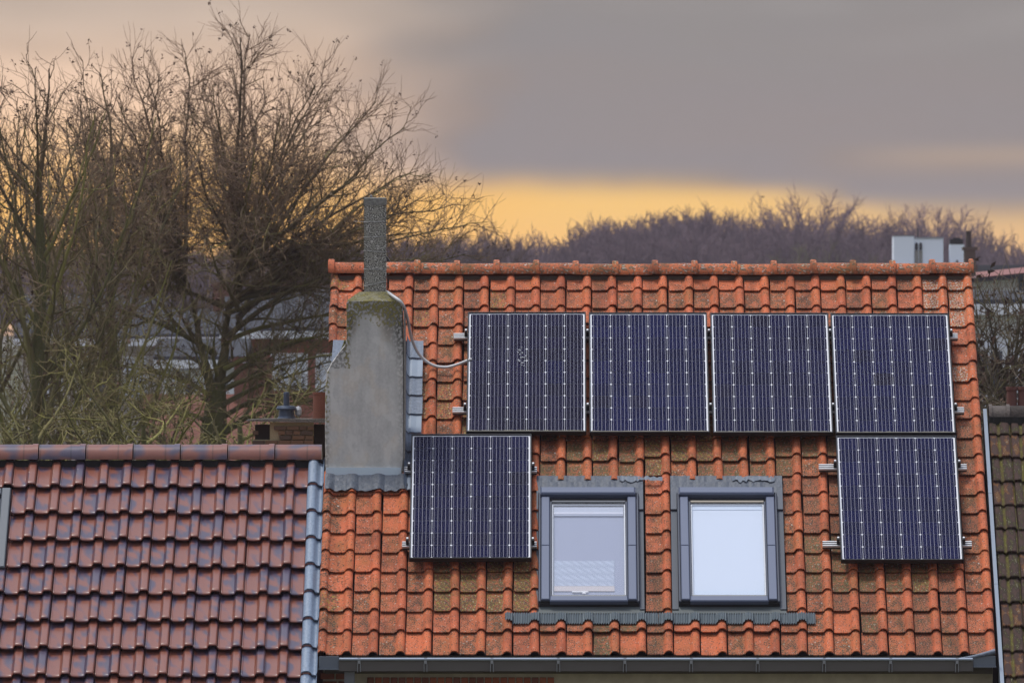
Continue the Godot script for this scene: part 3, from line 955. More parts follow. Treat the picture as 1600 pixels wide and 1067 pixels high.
# ---------------------------------------------------------------- solar panels and their rails
func solar_panels() -> void:
	var frame_m := mat(0.018, 0.018, 0.020, 0.35, 0.5)
	var sheet_m := mat(0.74, 0.75, 0.80, 0.6)
	var bus_m := mat(0.22, 0.22, 0.28, 0.8)
	var glass_m := StandardMaterial3D.new()
	glass_m.albedo_color = Color(0.1, 0.1, 0.12, 0.03)
	glass_m.transparency = BaseMaterial3D.TRANSPARENCY_ALPHA
	glass_m.roughness = 0.03
	glass_m.metallic_specular = 0.14
	var dirt_m := mat(0.22, 0.20, 0.15, 0.9)
	var W := PANEL_W
	var L := PANEL_L
	var lip := 0.011
	var fb := MB.new()
	fb.bevel(Vector3(0, -0.04, 0), Vector3(W, 0, lip), 0.002)
	fb.bevel(Vector3(0, -0.04, L - lip), Vector3(W, 0, L), 0.002)
	fb.bevel(Vector3(0, -0.04, lip + 0.0005), Vector3(lip, 0, L - lip - 0.0005), 0.002)
	fb.bevel(Vector3(W - lip, -0.04, lip + 0.0005), Vector3(W, 0, L - lip - 0.0005), 0.002)
	var frame := fb.mesh(frame_m)
	var sb := MB.new()
	sb.box(Vector3(lip, -0.03, lip), Vector3(W - lip, -0.0125, L - lip))
	var sheet := sb.mesh(sheet_m)
	var mx := 0.0225
	var px := (W - 2 * mx) / 6
	var pz := (L - 2 * mx) / 10
	var cw := px - 0.0030
	var cl := pz - 0.0038
	var c := 0.0090
	var cb := MB.new()
	var oct := PackedVector2Array([Vector2(c, 0), Vector2(0, c), Vector2(0, cl - c), Vector2(c, cl), Vector2(cw - c, cl), Vector2(cw, cl - c), Vector2(cw, c), Vector2(cw - c, 0)])
	for o in oct:
		cb.v(Vector3(o.x, 0.0012, o.y), Vector3.UP, Vector2(o.x / cw, o.y / cl))
	for i in range(1, 7):
		cb.tri(0, i, i + 1)
	for i in 8:
		var a := oct[i]
		var b := oct[(i + 1) % 8]
		cb.quad(Vector3(a.x, -0.0008, a.y), Vector3(b.x, -0.0008, b.y), Vector3(b.x, 0.0012, b.y), Vector3(a.x, 0.0012, a.y))
	var cell_sets := []
	for hue in [[0.0070, 0.0064, 0.024], [0.0044, 0.0055, 0.036], [0.0052, 0.0056, 0.030]]:
		var set_ := []
		for v in 4:
			var k := 0.85 + 0.1 * v
			var cm := mat(hue[0] * k, hue[1] * k, hue[2] * (0.85 + 0.12 * v), 0.75)
			cm.metallic_specular = 0.12
			set_.append(cb.mesh(cm))
		cell_sets.append(set_)
	var bb := MB.new()
	bb.box(Vector3(-0.0015, 0, 0), Vector3(0.0015, 0.0008, L - 2 * mx - 0.004))
	var bus := bb.mesh(bus_m)
	var gb := MB.new()
	gb.box(Vector3(lip + 0.0005, -0.0062, lip + 0.0005), Vector3(W - lip - 0.0005, -0.0022, L - lip - 0.0005))
	var pane := gb.mesh(glass_m)
	var labels := ["solar panel at the left end of the top row, reached by the grey cable", "second solar panel of the top row, right of the one with the cable", "third solar panel of the top row, above the right roof window",
		"solar panel at the right end of the top row, above the lone lower right panel", "lower solar panel beside the chimney, left of the roof windows", "lower solar panel at the right verge, right of the roof windows"]
	for i in 6:
		var t := thing("solar_panel", labels[i], "solar panel", Vector3.ZERO, "solar panels on the orange roof")
		t.transform = on_roof(PANELS[i][0], 0.13, PANELS[i][1])
		t.transform.basis = t.transform.basis * Basis(Vector3.UP, [0.0, 0.0015, 0.001, 0.0015, 0.0025, 0.001][i])
		part("frame", frame, t)
		part("backsheet", sheet, t)
		for r in 10:
			for k in 6:
				var hue: int = [0, 1, 2, 1, 2, 1][i]
				if rng.randf() < 0.05:
					hue = rng.randi() % 3
				part("solar_cell", cell_sets[hue][rng.randi() % 4], t, Vector3(mx + k * px + 0.0015, -0.0112, mx + r * pz + 0.0019))
		for k in 6:
			for q in 5:
				part("busbar", bus, t, Vector3(mx + k * px + 0.0015 + cw * (q + 0.5) / 5.0, -0.0095, mx + 0.002))
		part("glass", pane, t)
		if i < 4:      # silt that has dried along the lower lip
			var db := MB.new()
			var n := 26
			for s in n:
				var h := 0.004 + 0.006 * rng.randf()
				db.box(Vector3(lip + 0.003 + s * (W - 0.03) / n, -0.0019, L - lip - h), Vector3(lip + 0.003 + (s + 1) * (W - 0.03) / n, -0.0012, L - lip - 0.0006))
			part("dirt_line", db.mesh(dirt_m), t)
		if i == 0:     # bird droppings
			var pb: MB
			var drop_m := mat(0.30, 0.31, 0.34, 0.8)
			for s in 22:
				var p := Vector3(0.44 + rng.randfn(0, 0.018) + s * 0.001, -0.0021, 0.50 + s * 0.0125 + rng.randfn(0, 0.012))
				var rr := rng.randf_range(0.002, 0.0085)
				pb = MB.new()
				pb.lathe(p, [Vector2(rr, 0), Vector2(rr * 0.7, 0.0012), Vector2(0.0003, 0.0015)], 6)
				part("bird_dropping", pb.mesh(drop_m), t)
	# rails: an aluminium channel with three bright ribs, clamps between and beside the panels
	var dark_m := mat(0.035, 0.035, 0.038, 0.4, 0.4)
	var bolt := MB.new()
	bolt.lathe(Vector3.ZERO, [Vector2(0.0085, 0), Vector2(0.0085, 0.008), Vector2(0.0001, 0.0085)], 8)
	var bolt_mesh := bolt.mesh(alu)
	var clamp := MB.new()
	clamp.bevel(Vector3(-0.012, -0.05, -0.02), Vector3(0.012, 0.004, 0.02), 0.003)
	var clamp_mesh := clamp.mesh(dark_m)
	var rails := [[-0.874, 3.318, 1.005, "upper aluminium mounting rail below the top row of solar panels", [-0.771, 0.239, 1.249, 2.256, 3.264]], [-0.873, 3.334, 2.028, "lower aluminium mounting rail below the top row of solar panels", [-0.771, 0.239, 1.249, 2.256, 3.264]],
		[-1.262, -0.178, 2.835, "upper mounting rail below the lower left solar panel", [-1.220, -0.208]], [-1.262, -0.178, 3.830, "lower mounting rail below the lower left solar panel", [-1.220, -0.208]],
		[2.122, 3.328, 2.800, "upper mounting rail below the lower right solar panel", [2.254, 3.266]], [2.129, 3.331, 3.822, "lower mounting rail below the lower right solar panel", [2.254, 3.266]]]
	for r in rails:
		var t := thing("mounting_rail", r[3], "mounting rail", Vector3.ZERO, "rails that carry the solar panels")
		t.transform = on_roof(r[0], 0.0, r[2])
		var len_: float = r[1] - r[0]
		var b := MB.new()
		b.box(Vector3(0, 0.048, -0.030), Vector3(len_, 0.072, 0.030))
		part("channel", b.mesh(mat(0.045, 0.045, 0.048, 0.6, 0.2)), t)
		for k in 3:
			var rb := MB.new()
			rb.bevel(Vector3(-0.001, 0.066, -0.0325 + k * 0.027), Vector3(len_ + 0.001, 0.085, -0.0215 + k * 0.027), 0.002)
			part("rib", rb.mesh(alu), t)
		for u in r[4]:
			var cl_ := part("clamp", clamp_mesh, t, Vector3(u - r[0], 0.131, -0.005))
			part("bolt", bolt_mesh, cl_, Vector3(0, 0.004, 0))

# ---------------------------------------------------------------- roof windows
func roof_window(u: float, right: bool, label: String) -> void:
	var t := thing("roof_window", label, "roof window", Vector3.ZERO)
	var v0 := 3.105
	t.transform = on_roof(u, 0.0, v0)
	var cover := mat(0.078, 0.097, 0.158, 0.5, 0.1)
	var cover2 := mat(0.038, 0.047, 0.072, 0.55, 0.1)
	var rubber := mat(0.012, 0.013, 0.015, 0.7)
	var W := 0.815
	var L := 1.462
	var b := MB.new()       # sunken body
	b.box(Vector3(0.010, -0.06, 0.02), Vector3(0.088, 0.066, L - 0.012))
	b.box(Vector3(W - 0.100, -0.06, 0.02), Vector3(W - 0.010, 0.066, L - 0.012))
	b.box(Vector3(0.0885, -0.06, 0.02), Vector3(W - 0.1005, 0.060, 0.17))
	b.box(Vector3(0.0885, -0.06, L - 0.075), Vector3(W - 0.1005, 0.060, L - 0.012))
	b.box(Vector3(0.012, -0.02, L - 0.0115), Vector3(W - 0.012, 0.052, L - 0.004))
	part("frame", b.mesh(rubber), t)
	var h := MB.new()
	h.bevel(Vector3(0.012, 0.035, 0.0), Vector3(W - 0.03, 0.115, 0.092), 0.012)
	part("hood", h.mesh(cover), t)
	var hl := MB.new()
	hl.box(Vector3(0.016, 0.030, -0.010), Vector3(W - 0.034, 0.085, -0.001))
	part("hood_lip", hl.mesh(cover2), t)
	for s in 2:
		var x0 := 0.021 if s == 0 else W - 0.095
		for q in [[0.094, 0.742], [0.744, L - 0.017]]:
			var sb := MB.new()
			sb.bevel(Vector3(x0, 0.062, q[0]), Vector3(x0 + 0.068, 0.086, q[1]), 0.006)
			part("side_cover", sb.mesh(cover), t)
		var rb := MB.new()
		var xo := 0.0 if s == 0 else W - 0.024
		rb.bevel(Vector3(xo, 0.0, 0.03), Vector3(xo + 0.018, 0.074, L - 0.006), 0.005)
		part("side_rail", rb.mesh(cover2), t)
		var ib := MB.new()
		var xi := 0.0905 if s == 0 else W - 0.114
		ib.bevel(Vector3(xi, 0.03, 0.15), Vector3(xi + 0.017, 0.076, L - 0.068), 0.004)
		part("sash_side", ib.mesh(cover2), t)
	var bs := MB.new()
	bs.bevel(Vector3(0.091, 0.02, L - 0.094), Vector3(W - 0.098, 0.070, L - 0.070), 0.003)
	part("sash_bottom", bs.mesh(mat(0.15, 0.155, 0.165, 0.5, 0.2)), t)
	var bc := MB.new()
	bc.bevel(Vector3(0.0915, 0.045, L - 0.066), Vector3(W - 0.0985, 0.084, L + 0.002), 0.008)
	part("bottom_cover", bc.mesh(cover), t)
	var tw := MB.new()
	tw.box(Vector3(0.1085, 0.03, 0.135), Vector3(W - 0.1145, 0.072, 0.155))
	part("sash_top", tw.mesh(mat(0.26, 0.23, 0.19, 0.6) if right else mat(0.07, 0.08, 0.10, 0.5)), t)
	var g := MB.new()
	g.box(Vector3(0.1085, 0.060, 0.158), Vector3(W - 0.1145, 0.066, L - 0.0965))
	var gm := StandardMaterial3D.new()
	gm.albedo_color = Color(0.3, 0.32, 0.35, 0.04)
	gm.transparency = BaseMaterial3D.TRANSPARENCY_ALPHA
	gm.roughness = 0.02
	part("pane", g.mesh(gm), t)
	# spacer round the pane
	var sp := MB.new()
	for e in [[0.1085, 0.118, 0.158, L - 0.097], [W - 0.124, W - 0.1145, 0.158, L - 0.097]]:
		sp.box(Vector3(e[0], 0.045, e[2]), Vector3(e[1], 0.0585, e[3]))
	sp.box(Vector3(0.1185, 0.045, 0.158), Vector3(W - 0.1245, 0.0585, 0.172))
	part("spacer", sp.mesh(mat(0.62, 0.64, 0.68, 0.5)), t)
	# the blind drawn below the pane, with its own cassette and foot rail
	var bl := MB.new()
	var z0 := 0.172
	var z1 := L - 0.097
	if right:
		bl.box(Vector3(0.1185, 0.028, z0), Vector3(W - 0.1245, 0.040, z1))
		part("blind", bl.mesh(mat(0.52, 0.58, 0.70, 0.9)), t)
		var fo := MB.new()
		fo.box(Vector3(0.122, 0.0405, z0), Vector3(W - 0.128, 0.0445, z0 + 0.05))
		fo.box(Vector3(0.122, 0.0405, z1 - 0.09), Vector3(W - 0.128, 0.0425, z1 - 0.01))
		part("blind_hem", fo.mesh(mat(0.49, 0.57, 0.70, 0.9)), t)
	else:
		bl.box(Vector3(0.1185, 0.022, z0), Vector3(W - 0.1245, 0.034, z1))
		part("blind", bl.mesh(mat(0.25, 0.275, 0.385, 0.9)), t)
		var ca := MB.new()
		ca.bevel(Vector3(0.122, 0.0345, z0 + 0.02), Vector3(W - 0.128, 0.050, z0 + 0.135), 0.004)
		part("blind_cassette", ca.mesh(mat(0.36, 0.39, 0.50, 0.7)), t)
		var cs := MB.new()
		cs.box(Vector3(0.124, 0.0505, z0 + 0.098), Vector3(W - 0.130, 0.054, z0 + 0.112))
		part("blind_pull", cs.mesh(mat(0.60, 0.62, 0.72, 0.6)), t)
		var lo := MB.new()
		lo.box(Vector3(0.126, 0.0345, z1 - 0.475), Vector3(W - 0.205, 0.040, z1 - 0.148))
		# slanting folds printed on the lower curtain
		var im := Image.create(128, 64, false, Image.FORMAT_RGB8)
		var nz := FastNoiseLite.new()
		nz.seed = 3
		nz.frequency = 0.03
		for y in 64:
			for x in 128:
				var s := sin((x - y * 1.35) * 0.36 + 1.5 * nz.get_noise_2d(x, y)) * 0.5 + 0.5
				s *= 0.6 + 0.4 * sin(y * 0.33)
				im.set_pixel(x, y, lin(0.29, 0.33, 0.44).lerp(lin(0.38, 0.43, 0.55), s))
		var lm := StandardMaterial3D.new()
		lm.albedo_texture = tex(im)
		lm.roughness = 0.9
		part("lower_curtain", lo.mesh(lm), t)
		var st := MB.new()
		st.box(Vector3(0.126, 0.0345, z1 - 0.143), Vector3(W - 0.205, 0.042, z1 - 0.078))
		part("sill_board", st.mesh(mat(0.43, 0.39, 0.41, 0.7)), t)
		var hd := MB.new()
		hd.bevel(Vector3(0.27, 0.040, z1 - 0.068), Vector3(0.40, 0.050, z1 - 0.056), 0.002)
		hd.bevel(Vector3(0.352, 0.0405, z1 - 0.054), Vector3(0.380, 0.050, z1 - 0.038), 0.003)
		part("handle", hd.mesh(mat(0.8, 0.8, 0.84, 0.4)), t)
	# lead and zinc dressed round it
	var fl := MB.new()
	var wr := FastNoiseLite.new()
	wr.seed = 40 if right else 41
	wr.frequency = 14.0
	var xl := -0.052 if right else -0.018
	var xr := W + (0.044 if right else 0.034)
	var nx := 40
	var pts := []
	for j in 4:
		for i in nx + 1:
			var x := lerpf(xl, xr, i / float(nx))
			pts.append(Vector3(x, 0.034 + 0.007 * wr.get_noise_2d(x, j * 0.1), lerpf(-0.245, -0.004, j / 3.0)))
	for j in 3:
		for i in nx:
			var a := j * (nx + 1) + i
			fl.quad(pts[a + nx + 1], pts[a + nx + 2], pts[a + 1], pts[a])
	part("top_flashing", fl.mesh(lead_dark), t)
	var sc := MB.new()
	var x_s := 0.45 if right else 0.66
	var sp0 := []
	var sp1 := []
	for i in 25:
		var x := x_s + i * 0.0145
		sp0.append(Vector3(x, 0.046 + 0.004 * wr.get_noise_2d(x * 3, 7), -0.215 + 0.035 * wr.get_noise_2d(x * 1.5, 2)))
		sp1.append(Vector3(x, 0.044 + 0.004 * wr.get_noise_2d(x * 3, 9), -0.165 + 0.045 * wr.get_noise_2d(x * 1.5, 5)))
	for i in 24:
		sc.quad(sp1[i], sp1[i + 1], sp0[i + 1], sp0[i])
	part("lead_scrap", sc.mesh(mat(0.10, 0.12, 0.155, 0.6, 0.1)), t)
	for s in 2:
		var sf := MB.new()
		var a0 := xl if s == 0 else W - 0.003
		var a1 := -0.003 if s == 0 else xr
		if a1 - a0 > 0.01:
			sf.box(Vector3(a0, 0.016, -0.002), Vector3(a1, 0.028, L + 0.04))
			part("side_flashing", sf.mesh(mat(0.045, 0.054, 0.072, 0.6, 0.1)), t)
			var st := MB.new()
			st.box(Vector3(a0, 0.029, -0.03), Vector3(a1 - 0.001, 0.046, 0.215))
			part("corner_flashing", st.mesh(mat(0.055, 0.066, 0.090, 0.55, 0.1)), t)
	var bf := MB.new()
	bf.box(Vector3(xl, 0.010, L - 0.003), Vector3(xr, 0.018, L + 0.082))
	part("lower_flashing", bf.mesh(mat(0.066, 0.078, 0.080, 0.6, 0.1)), t)
	# pleated lead apron that follows the waves of the course below
	var ap := MB.new()
	var ul := (0.80 if right else -0.428) - u
	var ur := (2.052 if right else 0.798) - u
	var za := 4.640 - v0
	var zb := 4.782 - v0
	var step := 0.00225
	var cnt := int((ur - ul) / step)
	var prof := pan_profile()
	var rowp := []
	for j in 4:
		var f := j / 3.0
		for i in cnt + 1:
			var x := ul + i * step
			var w := x + u
			var rel := fposmod(w + 1.686 + 0.178, PITCH_X) - 0.178
			var hh := 0.007
			if absf(rel) < 0.044:
				hh = 0.012 + sqrt(maxf(0.0, 0.0345 * 0.0345 * 1.35 - rel * rel))
			hh = lerpf(0.004, hh, ss(0.0, 0.4, f))
			var y := 0.012 + hh + 0.0065 * sin(TAU * x / 0.0195)
			rowp.append(Vector3(x, y, lerpf(za, zb, f)))
	for j in 3:
		for i in cnt:
			var a := j * (cnt + 1) + i
			ap.quad(rowp[a + cnt + 1], rowp[a + cnt + 2], rowp[a + 1], rowp[a])
	part("pleated_apron", ap.mesh(mat(0.095, 0.12, 0.14, 0.6, 0.1)), t)

# ---------------------------------------------------------------- the neighbours' roofs
func glazed_image(seed_: int) -> Image:      # reddish engobe with blue-violet flames
	var W := 96
	var im := Image.create(W, W, false, Image.FORMAT_RGB8)
	var a := FastNoiseLite.new()
	a.seed = seed_
	a.frequency = 0.011
	a.fractal_octaves = 2
	var f := FastNoiseLite.new()
	f.seed = seed_ + 3
	f.frequency = 0.2
	var r := RandomNumberGenerator.new()
	r.seed = seed_
	var shift := r.randf_range(-0.42, 0.12)
	for y in W:
		for x in W:
			var n := a.get_noise_2d(x * 0.8 + y * 0.9, y * 1.5 - x * 1.1)
			var t := 1.0 + 0.08 * f.get_noise_2d(x * 0.3, y) + 0.10 * n
			var c := Color(0.190, 0.066, 0.045) * t
			c = c.lerp(Color(0.058, 0.050, 0.085), clampf(0.5 + 1.9 * (n + shift), 0, 1) * 0.95)
			if x > 62 and x < 66 or x < 4:
				c = c * 0.6
			im.set_pixel(x, y, Color(c.r, c.g, c.b).linear_to_srgb())
	return im

func left_house() -> void:
	var base := Vector3(-3.9, 0, -72.2)
	var house := thing("terraced_house", "lower terraced house at the left with glossy brown and violet roof tiles", "house", base)
	var R := RIDGE + slope * Vector3(0, -0.10, 2.50)
	var wb := MB.new()
	wb.box(Vector3(-6.6, 0, -78.0), Vector3(-1.99, R.y - 2.32, R.z + 3.02))
	var gl := PackedVector2Array([Vector2(-6.6, R.y - 2.32), Vector2(-1.99, R.y - 2.32), Vector2(-1.99, R.y - 0.3), Vector2(-6.6, R.y - 0.3)])
	part("wall", wb.mesh(noisy(lin(0.24, 0.2, 0.17), lin(0.32, 0.28, 0.24), 0.03, 0.9, 0.0, 17, 0.7)), house, -base)
	var db := MB.new()
	db.box(Vector3(-6.6, -0.16, 0), Vector3(-1.93, -0.04, 4.0))
	var roof := part("roof", db.mesh(mat(0.02, 0.016, 0.015, 0.95)), house)
	roof.transform = Transform3D(slope, R - base)
	var bk := MB.new()
	bk.box(Vector3(-6.6, -0.16, -4.0), Vector3(-1.93, -0.02, 0))
	var back := part("rear_roof", bk.mesh(mat(0.2, 0.08, 0.06, 0.6)), house)
	back.transform = Transform3D(Basis(Vector3.RIGHT, deg_to_rad(-PITCH)), R - base)
	var mats := []
	for s in 14:
		var m := StandardMaterial3D.new()
		m.albedo_texture = tex(glazed_image(100 + s * 7))
		m.roughness = 0.29
		m.metallic_specular = 0.5
		mats.append(m)
	var px := 0.193
	var gauge := 0.353
	var prof := [Vector2(-0.158, 0.003), Vector2(-0.152, 0.012), Vector2(-0.145, 0.006), Vector2(-0.135, 0.002), Vector2(-0.09, 0.0), Vector2(-0.056, 0.002), Vector2(-0.046, 0.005), Vector2(-0.041, 0.018), Vector2(-0.034, 0.033), Vector2(-0.024, 0.038), Vector2(0.016, 0.039), Vector2(0.026, 0.036), Vector2(0.032, 0.022), Vector2(0.0335, -0.002)]
	var meshes := []
	for m in mats:
		meshes.append(tile_mesh(prof, gauge + 0.075, 0.066, 0.009, Vector2(-0.158, 0.035), m, 0.022))
	for r in 11:
		for j in range(-1, 22):
			var u := -2.368 - px * j
			if j == -1:
				u = -2.188
			if r >= 1 and r <= 3 and j >= 11 and j <= 15:
				continue                           # roof window
			var o := part("roof_tile", meshes[rng.randi() % 14], roof, Vector3(u + rng.randfn(0, 0.0012), rng.randfn(0, 0.001), 0.411 + gauge * r - gauge - 0.075 + rng.randfn(0, 0.0022)))
			o.rotation.y = rng.randfn(0, 0.004)
		# the last tile at the abutment, half of it dressed with lead
		part("roof_tile", meshes[rng.randi() % 14], roof, Vector3(-2.002, -0.006, 0.411 + gauge * r - gauge - 0.075))
		var lb := MB.new()
		var lp := [Vector2(-0.046, 0.020), Vector2(-0.042, 0.034), Vector2(-0.036, 0.044), Vector2(-0.015, 0.056), Vector2(0.012, 0.056), Vector2(0.030, 0.046), Vector2(0.045, 0.020), Vector2(0.075, 0.012), Vector2(0.086, 0.05)]
		tile_into(lb, lp, gauge + 0.03, 0.030, 0.012, Vector2(-0.06, 0.09), Transform3D(Basis.IDENTITY, Vector3(-2.002 + rng.randfn(0, 0.003), 0.024, 0.404 + gauge * r - gauge - 0.03)))
		part("lead_soaker", lb.mesh(lead_pale), roof)
	# ridge tiles
	for i in 11:
		var u := -2.32 - 0.0 - 0.387 * i
		var rb := MB.new()
		var sides := 12
		var u1 := minf(u + 0.379, -1.915)
		for sp in [[u, u1, 0.122], [u1 - 0.045, u1, 0.128]]:
			if i == 0 and sp[2] > 0.125:
				continue
			for j in sides:
				var a0 := PI * j / sides
				var a1 := PI * (j + 1) / sides
				var f := rb.vs.size()
				var rad: float = sp[2]
				for w in [[a0, sp[0]], [a1, sp[0]], [a1, sp[1]], [a0, sp[1]]]:
					rb.v(Vector3(w[1], sin(w[0]) * rad, cos(w[0]) * rad), Vector3(0, sin(w[0]), cos(w[0])), Vector2((w[1] - u) / 0.39, w[0] / PI))
				rb.tri(f, f + 3, f + 2); rb.tri(f, f + 2, f + 1)
				for e in 2:
					var x: float = sp[e]
					var p0 := Vector3(x, sin(a0) * rad, cos(a0) * rad)
					var p1 := Vector3(x, sin(a1) * rad, cos(a1) * rad)
					var c := Vector3(x, 0, 0)
					if e == 0:
						rb.quad(c, p0, p1, c)
					else:
						rb.quad(c, p1, p0, c)
		var o := part("ridge_tile", rb.mesh(mats[rng.randi() % 14]), roof)
		o.transform = Transform3D(slope.inverse(), slope.inverse() * Vector3(0, 0.022, 0.0) + Vector3(0, 0.0, 0.0))
	var rl := MB.new()
	rl.box(Vector3(-6.6, -0.06, -0.085), Vector3(-1.93, 0.012, 0.085))
	var rm := part("ridge_roll", rl.mesh(mat(0.012, 0.012, 0.013, 0.9)), roof)
	rm.transform = Transform3D(slope.inverse(), Vector3.ZERO)
	# a roof window whose right edge comes into the picture
	var w := thing("roof_window", "dark roof window in the glossy brown roof, cut by the left edge of the photo", "roof window")
	w.transform = Transform3D(slope, R + slope * Vector3(-5.27, 0, 0.45))
	var fm := mat(0.06, 0.07, 0.085, 0.4, 0.2)
	for q in [[0, 0.06, 0, 1.05], [0.73, 0.805, 0, 1.05]]:
		var fb := MB.new()
		fb.bevel(Vector3(q[0], -0.02, q[2]), Vector3(q[1], 0.085, q[3]), 0.008)
		part("side_cover", fb.mesh(fm), w)
	for q in [[0.061, 0.729, 0, 0.08], [0.061, 0.729, 0.97, 1.05]]:
		var fb := MB.new()
		fb.bevel(Vector3(q[0], -0.02, q[2]), Vector3(q[1], 0.08, q[3]), 0.008)
		part("cross_cover", fb.mesh(fm), w)
	var gb := MB.new()
	gb.box(Vector3(0.061, 0.0, 0.081), Vector3(0.729, 0.05, 0.969))
	part("pane", gb.mesh(mat(0.03, 0.035, 0.045, 0.05)), w)
	# narrow cut tiles beside that window
	for k in range(1, 4):
		for q in 3:
			var cb := MB.new()
			cb.bevel(Vector3(-4.462 + q * 0.017, -0.03, 0.411 + gauge * k - gauge - 0.01), Vector3(-4.450 + q * 0.017, 0.028 - 0.008 * q, 0.411 + gauge * k - 0.03), 0.003)
			part("cut_tile", cb.mesh(mat(0.20, 0.06, 0.04, 0.4)), roof)

func brown_chimney() -> void:
	# brick stack behind the left ridge: bricks laid round a dark core, a slab, a cowl and a clay pot
	var D := -75.2
	var o := Vector3(-2.31, 8.7, D)
	var ch := thing("brick_chimney", "low brown brick chimney with a flat slab, dark vents and a blue cowl", "chimney", o)
	var core := MB.new()
	core.box(Vector3(-0.245, -0.9, -0.42), Vector3(0.37, 0.60, -0.10))
	part("core", core.mesh(mat(0.035, 0.028, 0.022, 0.95)), ch)
	var mort := MB.new()
	mort.box(Vector3(-0.262, -0.4, -0.099), Vector3(0.25, 0.475, -0.010))
	mort.box(Vector3(-0.118, 0.4755, -0.099), Vector3(0.25, 0.62, -0.010))
	part("mortar", mort.mesh(noisy(lin(0.27, 0.22, 0.13), lin(0.42, 0.36, 0.22), 0.09, 1.0, 0.0, 19, 4.0)), ch)
	var bm := []
	for c in [[0.11, 0.070, 0.046], [0.145, 0.088, 0.052], [0.085, 0.060, 0.044], [0.16, 0.092, 0.054]]:
		var b := MB.new()
		b.bevel(Vector3(-0.5, -0.5, -0.5), Vector3(0.5, 0.5, 0.5), 0.06)
		bm.append(b.mesh(mat(c[0], c[1], c[2], 0.95)))
	for r in 16:
		var y := -0.05 + r * 0.0405
		var x := -0.262 - (0.055 if r % 2 else 0.0)
		while x < 0.24:
			var w := 0.101 if rng.randf() < 0.75 else 0.055
			var x0 := maxf(x, -0.262)
			var x1 := minf(x + w, 0.25)
			var vent := y > 0.45 and x0 < -0.118 and x1 > -0.235
			var first := x0 <= -0.261
			if vent and not first:
				x += w + 0.008
				continue
			if vent:
				x1 = minf(x1, -0.215)
			if x1 - x0 > 0.02:
				var k := part("brick", bm[rng.randi() % 4], ch, Vector3((x0 + x1) / 2, y + 0.016, -0.008 + rng.randf() * 0.003))
				k.basis = Basis(Vector3.RIGHT, Vector3.BACK, Vector3.DOWN).scaled_local(Vector3(x1 - x0, 0.05, 0.0325))
			x += w + 0.008
	for r in 5:     # the return at the right of the second vent
		var k := part("brick", bm[(r * 3) % 4], ch, Vector3(0.335, -0.02 + r * 0.0405, -0.06))
		k.basis = Basis(Vector3.RIGHT, Vector3.BACK, Vector3.DOWN).scaled_local(Vector3(0.09, 0.05, 0.0325))
	var sl := MB.new()
	var poly := PackedVector2Array([Vector2(-0.31, 0.632), Vector2(-0.15, 0.628), Vector2(0.1, 0.622), Vector2(0.4, 0.618), Vector2(0.4, 0.655), Vector2(0.2, 0.650), Vector2(0.0, 0.653), Vector2(-0.2, 0.650), Vector2(-0.315, 0.642)])
	sl.prism(poly, -0.46, 0.045)
	part("slab", sl.mesh(noisy(lin(0.085, 0.08, 0.07), lin(0.22, 0.21, 0.19), 0.08, 0.95, 0.3, 23, 3.0)), ch)
	var co := MB.new()
	var k0 := Vector3(-0.009 + 0.025, 0.652, -0.2)
	co.lathe(k0, [Vector2(0.078, 0), Vector2(0.066, 0.02), Vector2(0.062, 0.07), Vector2(0.084, 0.072), Vector2(0.087, 0.085), Vector2(0.075, 0.105), Vector2(0.026, 0.110), Vector2(0.0245, 0.20), Vector2(0.027, 0.205), Vector2(0.023, 0.222), Vector2(0.0005, 0.225)], 18)
	part("cowl", co.mesh(mat(0.045, 0.062, 0.10, 0.35, 0.2)), ch)
	var cw := MB.new()
	cw.lathe(Vector3(0.115, 0.665, -0.24), [Vector2(0.0005, 0), Vector2(0.026, 0.02), Vector2(0.03, 0.06), Vector2(0.018, 0.085), Vector2(0.0005, 0.09)], 10)
	part("cowl_cap", cw.mesh(mat(0.45, 0.46, 0.5, 0.4, 0.2)), ch)
	var po := MB.new()
	po.lathe(Vector3(0.315, 0.645, -0.22), [Vector2(0.078, 0), Vector2(0.076, 0.205), Vector2(0.080, 0.21), Vector2(0.080, 0.228), Vector2(0.062, 0.228), Vector2(0.06, 0.1)], 18)
	part("chimney_pot", po.mesh(noisy(lin(0.15, 0.05, 0.03), lin(0.20, 0.07, 0.04), 0.05, 0.85, 0.0, 29, 3.0)), ch)

